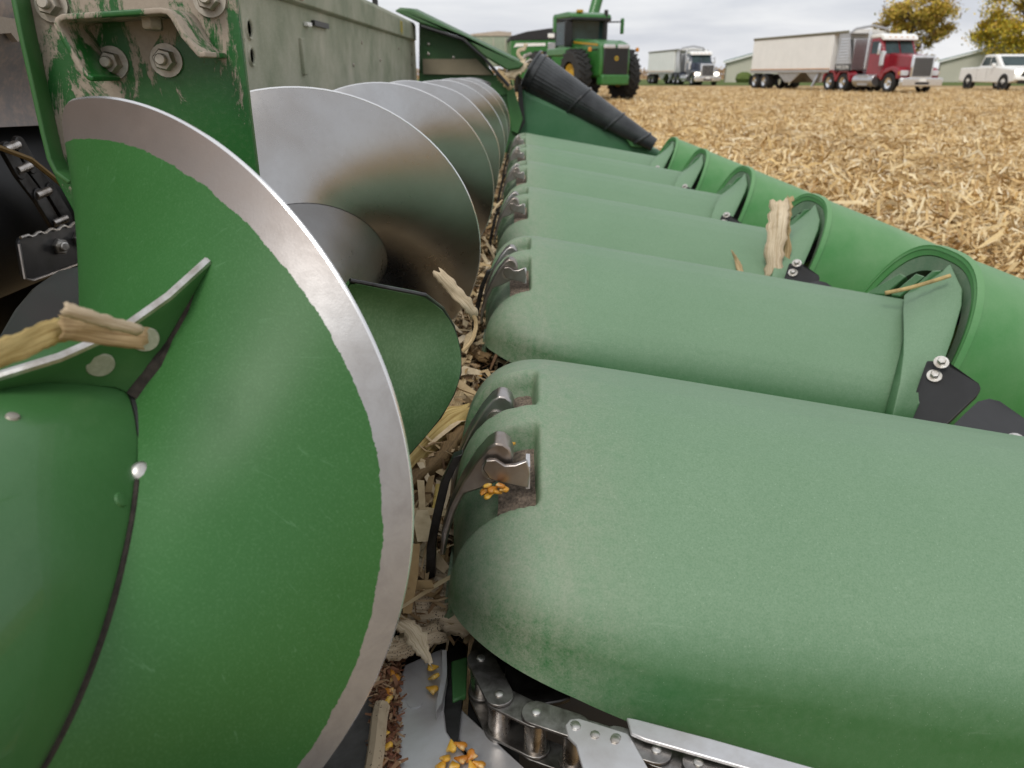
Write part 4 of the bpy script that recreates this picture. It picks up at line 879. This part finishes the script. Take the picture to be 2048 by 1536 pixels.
def trailer(loc, rz, sc, label, word):
    t = vroot('grain_trailer', loc, rz, sc, label, 'trailer'); y0, y1 = 5.3, 15.4
    bx('body', (0, (y0+y1)/2+.5, 2.10), (2.5, y1-y0-1.0, 1.90), M['white'], t, .03)
    for s in (-1, 1):
        for k in range(16): bx('side_seam', (1.252*s, (y0+y1)/2+.5, 1.28+.11*k), (.012, y1-y0-1.02, .018), M['white'], t, 0)
        bx('bottom_rail', (1.262*s, (y0+y1)/2+.5, 1.10), (.05, y1-y0-1.0, .16), M['alum'], t); bx('rail_stripe', (1.266*s, (y0+y1)/2+.5, 1.225), (.05, y1-y0-1.0, .04), M['amber'], t, 0)
        bx('top_rail', (1.26*s, (y0+y1)/2+.5, 3.09), (.06, y1-y0-1.0, .10), M['olive'], t)
        MB().slab([(1.24*s, 4.25, 1.15), (1.24*s, 5.78, 1.15), (1.24*s, 5.78, 3.05), (1.24*s, 4.9, 3.05)], (-.03*s, 0, 0)).build('nose_side', M['alum'], t, loc=Z0)
        for k in range(9): bx('nose_rib', (1.25*s, 5.15-.0*k, 1.55+.15*k), (.03, 1.15-.05*k, .05), M['chrome'], t, 0)
        for y in (13.6, 14.85): wheel(t, .94*s, y, .50, .58, M['chrome'])
        MB().slab([(.9*s, 7.55, 1.05), (.9*s, 7.75, 1.05), (1.05*s, 8.1, .25), (1.05*s, 7.95, .25)], (.12*s, 0, 0)).build('landing_leg', M['alum'], t, loc=Z0)
        bx('mud_flap', (.94*s, 15.5, .55), (.6, .03, .6), M['dark'], t, 0)
    bx('nose', (0, 5.0, 1.95), (2.2, 1.0, 1.6), M['alum'], t)
    MB().prism([(-1.28, 3.05), (-.9, 3.18), (-.3, 3.26), (.3, 3.26), (.9, 3.18), (1.28, 3.05)], 5.0, 15.4, 'y').build('tarp', M['white'], t, loc=Z0, smooth=50)
    MB().cyl((-1.25, 5.0, 3.12), (-1.25, 15.4, 3.12), .07, n=10).build('tarp_roll', M['olive'], t, loc=Z0)
    MB().tube([(-1.25, 4.9, 3.0), (-1.0, 4.75, 3.25), (0, 4.7, 3.42), (1.0, 4.75, 3.25), (1.25, 4.9, 3.0)], .07, 8).build('front_bow', M['alum'], t, loc=Z0)
    for ya, yb in ((6.2, 9.3), (9.6, 12.6)):
        MB().prism([(ya, 1.08), (yb, 1.08), ((ya+yb)/2+.35, .45), ((ya+yb)/2-.35, .45)], -.95, .95, 'x').build('hopper', M['alum'], t, loc=Z0, bevel=.03)
    bx('axle_frame', (0, 14.2, .8), (1.0, 2.4, .3), M['dark'], t)
    if word:
        bx('name_band', (-1.262, 5.05, 1.29), (.02, 1.4, .34), M['grille'], t, 0); text('lettering', word, .30, M['white'], t, (-1.276, 5.05, 1.29), (math.pi/2, 0, -math.pi/2), .004, True)
    return t
semi((22.9, 46.6, 0), 13, 1.12, M['red'], 'red conventional semi truck with chrome grille parked at the field edge', False, 0)
trailer((22.9, 46.6, 0), 13, 1.12, 'long white hopper grain trailer hitched behind the red truck', 'WILSON')
semi((18.7, 82, 0), 7, 1.12, M['blue'], 'dark blue semi truck with both headlights lit, farther back', True, 0)
trailer((18.7, 82, 0), 7, 1.12, 'white grain trailer behind the dark blue truck', None)

# pickup
pk = vroot('pickup_truck', (33.1, 53.0, 0), -1, 1.2, 'white four-door pickup with lit headlights at the right edge', 'pickup')
MB().prism([(.05, .50), (.0, .95), (.08, 1.12), (1.25, 1.22), (2.05, 1.28), (3.85, 1.28), (3.9, 1.26), (5.75, 1.22), (5.8, .55), (5.3, .45), (.5, .42)], -.98, .98, 'x').build('body', M['white'], pk, loc=Z0, bevel=.06, bseg=3)
MB().prism([(1.55, 1.24), (2.35, 1.86), (2.6, 1.92), (3.55, 1.90), (3.95, 1.25)], -.86, .86, 'x').build('cab', M['white'], pk, loc=Z0, bevel=.07, bseg=3)
MB().slab([(-.72, 1.66, 1.30), (.72, 1.66, 1.30), (.66, 2.30, 1.80), (-.66, 2.30, 1.80)], (0, -.02, .012)).build('windscreen', M['glass'], pk, loc=Z0)
for s in (-1, 1):
    MB().slab([(.862*s, 2.05, 1.34), (.862*s, 2.78, 1.34), (.862*s, 2.78, 1.78), (.862*s, 2.48, 1.78)], (.01*s, 0, 0)).build('side_window', M['glass'], pk, loc=Z0)
    MB().slab([(.862*s, 2.86, 1.34), (.862*s, 3.72, 1.34), (.862*s, 3.45, 1.78), (.862*s, 2.86, 1.78)], (.01*s, 0, 0)).build('side_window', M['glass'], pk, loc=Z0)
    bx('mirror', (1.08*s, 2.05, 1.36), (.22, .12, .18), M['white'], pk, .03)
    bx('headlight', (.80*s, .02, 1.0), (.36, .10, .20), M['lamp'], pk, .04)
    for y in (.98, 4.65):
        wheel(pk, .86*s, y, .43, .28, M['alum'], .66)
        MB().lathe([(.49, 0), (.49, .02), (.40, .02), (.40, 0)], (.975*s, y, .42), (s, 0, 0), 26).build('wheel_arch', M['dark'], pk, loc=Z0)
    for y in (2.80, 3.85): bx('door_gap', (.982*s, y, .9), (.006, .012, .6), M['grille'], pk, 0)
    for y in (2.62, 3.62): bx('door_handle', (.99*s, y, 1.14), (.03, .16, .04), M['white'], pk, .01)
bx('grille', (0, -.01, .88), (1.25, .06, .30), M['grille'], pk, .02); bx('grille_bar', (0, -.035, 1.0), (1.3, .05, .08), M['chrome'], pk, .01)
bx('bumper', (0, -.04, .66), (1.9, .16, .18), M['white'], pk, .04); bx('air_dam', (0, -.02, .48), (1.5, .12, .18), M['dark'], pk, .02); bx('number_plate', (0, -.13, .56), (.32, .02, .16), M['white'], pk, 0)

# articulated tractor
tr = vroot('farm_tractor', (3.75, 33.0, 0), 22, 1.0, 'big green four-wheel-drive tractor with black grille facing the camera', 'tractor')
MB().prism([(.05, .95), (.0, 1.55), (.05, 2.14), (.6, 2.30), (2.6, 2.42), (2.7, 1.2), (2.2, .8)], -.68, .68, 'x').build('hood', M['tgreen'], tr, loc=Z0, bevel=.09, bseg=3)
bx('grille', (0, -.01, 1.50), (1.12, .10, 1.05), M['grille'], tr, .05)
for k in range(13): bx('grille_bar', (-.48+.08*k, -.065, 1.48), (.02, .02, .95), M['dark'], tr, 0)
for s in (-1, 1):
    bx('headlight', (.31*s, -.03, 2.06), (.50, .12, .15), M['lens'], tr, .03)
    MB().slab([(.69*s, .25, 2.16), (.69*s, 2.5, 2.33), (.69*s, 2.5, 2.25), (.69*s, .25, 2.08)], (.012*s, 0, 0)).build('hood_stripe', M['yellow'], tr, loc=Z0)
    wheel(tr, 1.14*s, 1.35, .98, .62, M['yellow'], .46, 22)
    wheel(tr, 1.18*s, 4.9, .98, .62, M['yellow'], .46, 22)
    MB().prism([(1.9, 1.75), (1.95, 2.05), (3.9, 2.05), (3.9, 1.75)], .66*s, 1.35*s, 'x').build('fender', M['tgreen'], tr, loc=Z0, bevel=.05)
    MB().tube([(.85*s, 2.7, 3.1), (1.55*s, 2.5, 3.12)], .03, 6).build('mirror_arm', M['dark'], tr, loc=Z0); bx('mirror', (1.6*s, 2.5, 2.95), (.10, .20, .62), M['tgreen'], tr, .03)
    bx('pillar', (.80*s, 2.62, 2.7), (.10, .12, 1.15), M['dark'], tr); bx('pillar', (.80*s, 4.0, 2.7), (.10, .12, 1.15), M['dark'], tr)
    MB().slab([(.84*s, 2.7, 2.2), (.84*s, 3.95, 2.2), (.84*s, 3.95, 3.2), (.84*s, 2.7, 3.2)], (.01*s, 0, 0)).build('side_window', M['glass'], tr, loc=Z0)
    MB().tube([(.7*s, .3, 1.95), (1.05*s, .2, 1.92)], .03, 6).build('lamp_arm', M['dark'], tr, loc=Z0); bx('marker_lamp', (1.08*s, .18, 1.95), (.12, .10, .16), M['amber'], tr, .02)
bx('front_weight', (0, .15, .82), (1.25, .5, .40), M['tgreen'], tr, .06); bx('chassis', (0, 3.0, .95), (1.0, 5.0, .6), M['dark'], tr)
bx('cab_base', (0, 3.3, 2.0), (1.6, 1.5, .5), M['tgreen'], tr, .05)
MB().slab([(-.74, 2.60, 2.25), (.74, 2.60, 2.25), (.74, 2.56, 3.2), (-.74, 2.56, 3.2)], (0, -.012, 0)).build('windscreen', M['glass'], tr, loc=Z0)
bx('cab_interior', (0, 3.5, 2.7), (1.4, .9, .95), M['glass'], tr, .05)
MB().prism([(2.25, 3.22), (2.3, 3.36), (2.7, 3.46), (4.1, 3.44), (4.2, 3.25)], -.95, .95, 'x').build('roof', M['tgreen'], tr, loc=Z0, bevel=.05)
bx('roof_underside', (0, 3.15, 3.18), (1.86, 1.85, .12), M['dark'], tr, .03); bx('beacon', (-.45, 2.5, 3.48), (.26, .2, .12), M['yellow'], tr, .03)
MB().cyl((.72, 2.35, 2.2), (.72, 2.35, 3.55), .085, n=14).build('exhaust_stack', M['dark'], tr, loc=Z0)
bx('tool_cover', (-.98, 2.45, 2.6), (.36, .08, 1.0), M['dark'], tr, .08)
MB().lathe([(.095, 0), (.095, .01)], (0, -.075, 1.62), (0, -1, 0), 20).build('emblem', M['yellow'], tr, loc=Z0); bx('emblem_mark', (0, -.09, 1.62), (.09, .01, .06), M['tgreen'], tr, .02)

# grain cart behind the tractor
gc = vroot('grain_cart', (.8, 45, 0), 4, 1.0, 'green grain cart with black tarp and raised unloading auger behind the tractor', 'grain cart')
MB().prism([(-1.45, 1.6), (-1.45, 2.75), (2.6, 2.80), (2.6, 1.6), (1.9, .8), (-.8, .8)], 0, 4.5, 'y').build('body', M['tgreen'], gc, loc=Z0, bevel=.03)
MB().prism([(-1.5, 2.76), (-1.45, 2.95), (-.6, 3.18), (.6, 3.34), (1.7, 3.38), (2.65, 3.3), (2.65, 2.82)], -.03, 4.4, 'y').build('tarp', M['tarp'], gc, loc=Z0, smooth=40)
MB().slab([(-1.30, -.01, 2.40), (-1.16, -.01, 2.60), (.45, -.01, 2.62), (.45, -.01, 2.48), (-1.0, -.01, 2.44)], (0, -.01, 0)).build('name_stripe', M['white'], gc, loc=Z0)
for x, w in ((.95, .55), (1.75, .6)): bx('name_stripe', (x, -.012, 2.54), (w, .012, .06), M['alum'], gc, 0)
bx('lamp', (.75, -.03, 2.98), (.36, .05, .22), M['white'], gc, .05); bx('reflector_plate', (.78, -.03, 2.45), (.40, .04, .38), M['alum'], gc, .03)
bx('small_decal', (-.35, -.012, 1.98), (.7, .012, .10), M['alum'], gc, 0); bx('round_decal', (-.3, -.012, 1.8), (.16, .012, .16), M['white'], gc, .05)
for s in (-1, 1): wheel(gc, .6+1.35*s, 2.3, .85, .7, M['yellow'], .5)
MB().cyl((2.35, -.2, 1.6), (3.55, .8, 5.6), .30, n=20).build('unloading_auger', M['tgreen'], gc, loc=Z0)
bx('ladder', (2.2, -.1, 1.9), (.35, .06, 1.0), M['dark'], gc, 0); bx('marker', (1.95, -.05, 1.9), (.35, .05, .2), M['amber'], gc, .02)
# pale trailer end seen past the cart
gw = vroot('grain_wagon', (-2.2, 48, 0), 6, 1.0, 'pale grain wagon with tan tarp seen left of the green cart', 'wagon')
bx('body', (.2, 1.5, 2.3), (2.6, 3.0, 1.6), plain('pale_green_panel', (.34, .40, .30), .5), gw, .03)
MB().prism([(-1.25, 3.1), (-.6, 3.22), (.8, 3.36), (1.55, 3.3), (1.55, 3.1)], -.05, 3.0, 'y').build('tarp', plain('tan_tarp', (.48, .41, .33), .8), gw, loc=Z0)
for x in (-.9, -.2, .5, 1.2): bx('rib', (x, -.02, 2.6), (.06, .05, .8), M['siding'], gw, 0)
bx('bottom_rail', (.2, -.02, 2.15), (2.6, .06, .08), M['siding'], gw, 0)
for s in (-1, 1): wheel(gw, .2+1.0*s, 1.5, .55, .4, M['alum'])

# ------------------------------------------------------------------ sheds and trees
def shed(x0, y, w, ln, eave, ridge, rz, label):
    t = empty('farm_shed', (x0, y, 0), label, 'shed', 'cream farm sheds', R_(rz))
    MB().prism([(0, 0), (w, 0), (w, eave), (w/2, ridge), (0, eave)], 0, ln, 'y').build('wall', M['siding'], t, loc=Z0, smooth=0)
    for k in range(int(w/1.2)): bx('siding_rib', (.6+1.2*k, -.02, eave/2), (.05, .04, eave), M['siding'], t, 0)
    for a, b in (((-.35, eave-.05), (w/2, ridge+.12)), ((w/2, ridge+.12), (w+.35, eave-.05))):
        MB().slab([(a[0], -.4, a[1]), (b[0], -.4, b[1]), (b[0], ln+.3, b[1]), (a[0], ln+.3, a[1])], (0, 0, .14)).build('roof', M['roofgreen'], t, loc=Z0, smooth=0)
        MB().slab([(a[0], -.44, a[1]-.22), (b[0], -.44, b[1]-.22), (b[0], -.44, b[1]+.02), (a[0], -.44, a[1]+.02)], (0, .03, 0)).build('fascia', M['white'], t, loc=Z0, smooth=0)
    bx('door', (w*.3, -.05, eave*.42), (1.1, .06, eave*.8), M['white'], t, 0); bx('corner_trim', (.06, -.03, eave/2), (.18, .08, eave), M['olive'], t, 0)
    return t
shed(29.3, 118, 20, 16, 2.75, 5.4, -15, 'cream shed with dark green roof between the two grain trailers')
shed(62.0, 122, 20, 16, 2.9, 5.6, -29, 'cream shed with pale green roof behind the white pickup')
mb = MB(); pb = pZ(1445, 160, .0)
tag(mb.lathe([(.9, 0), (1.2, .5), (1.0, 1.1), (.4, 1.4)], (30.5, 112, 0), (0, 0, 1), 10).build('garden_shrub', M['grass']), 'low shrub by the corner of the shed between the trailers', 'shrub')
def tree(name, x, y, h, rad, zc, label, cols, seed, nl=15000):
    r = random.Random(seed); nr = np.random.default_rng(seed); t = empty(name, (x, y, 0), label, 'tree')
    mb = MB(); mb.tube([(0, 0, 0), (.1, 0, h*.25), (-.1, .1, h*.5), (.1, 0, h*.8)], [h*.024, h*.019, h*.013, h*.004], 10); ends = []
    for k in range(26):
        z0 = h*r.uniform(.16, .7); a = r.uniform(0, 6.28); L = rad*r.uniform(.5, .95)*(1.1-.5*abs(z0/h-.35)); e = Vector((math.cos(a)*L, math.sin(a)*L, z0+L*r.uniform(.35, .9)))
        s = Vector((0, 0, z0)); m = s.lerp(e, .5)+Vector((0, 0, L*.12)); mb.tube([s, m, e], [h*.009, h*.006, h*.002], 6); ends += [e, m.lerp(e, .5)]
    mb.build('trunk', M['bark'], t, loc=Z0)
    cs = []
    while len(cs) < 95:
        p = Vector((r.uniform(-1, 1), r.uniform(-1, 1), r.uniform(-1, 1)))
        if .35 < p.length < 1: cs.append(Vector((p.x*rad, p.y*rad, zc+p.z*(h-zc))) if p.z > 0 else Vector((p.x*rad, p.y*rad, zc+p.z*(zc-h*.17))))
    cs += ends; C = np.array([tuple(c) for c in cs]); idx = nr.integers(0, len(C), nl); sz = nr.uniform(.35, 1.0, len(C))*rad*.16
    pos = C[idx]+nr.normal(0, .85, (nl, 3))*sz[idx][:, None]*np.array([1, 1, .7])
    def f(rr, n): return pos
    V, Fa = scatter(nl, f, ((.22, .42), (.14, .30), .7), seed+3)
    o = mass('crown', V, Fa, residue_mat('autumn_leaves_%d' % seed, cols)); o.parent = t; return t
tree('maple_tree', 58.8, 126, 12.6, 5.6, 8.2, 'yellow-brown autumn tree behind the red truck cab', [(0, (.26, .25, .05)), (.4, (.66, .52, .07)), (.75, (.80, .55, .10)), (1, (.46, .24, .10))], 5)
tree('maple_tree', 71.5, 118, 14.5, 7.0, 8.0, 'golden green autumn tree above the pickup at the right edge', [(0, (.22, .25, .04)), (.4, (.68, .56, .05)), (.8, (.88, .62, .05)), (1, (.54, .32, .05))], 6, 20000)
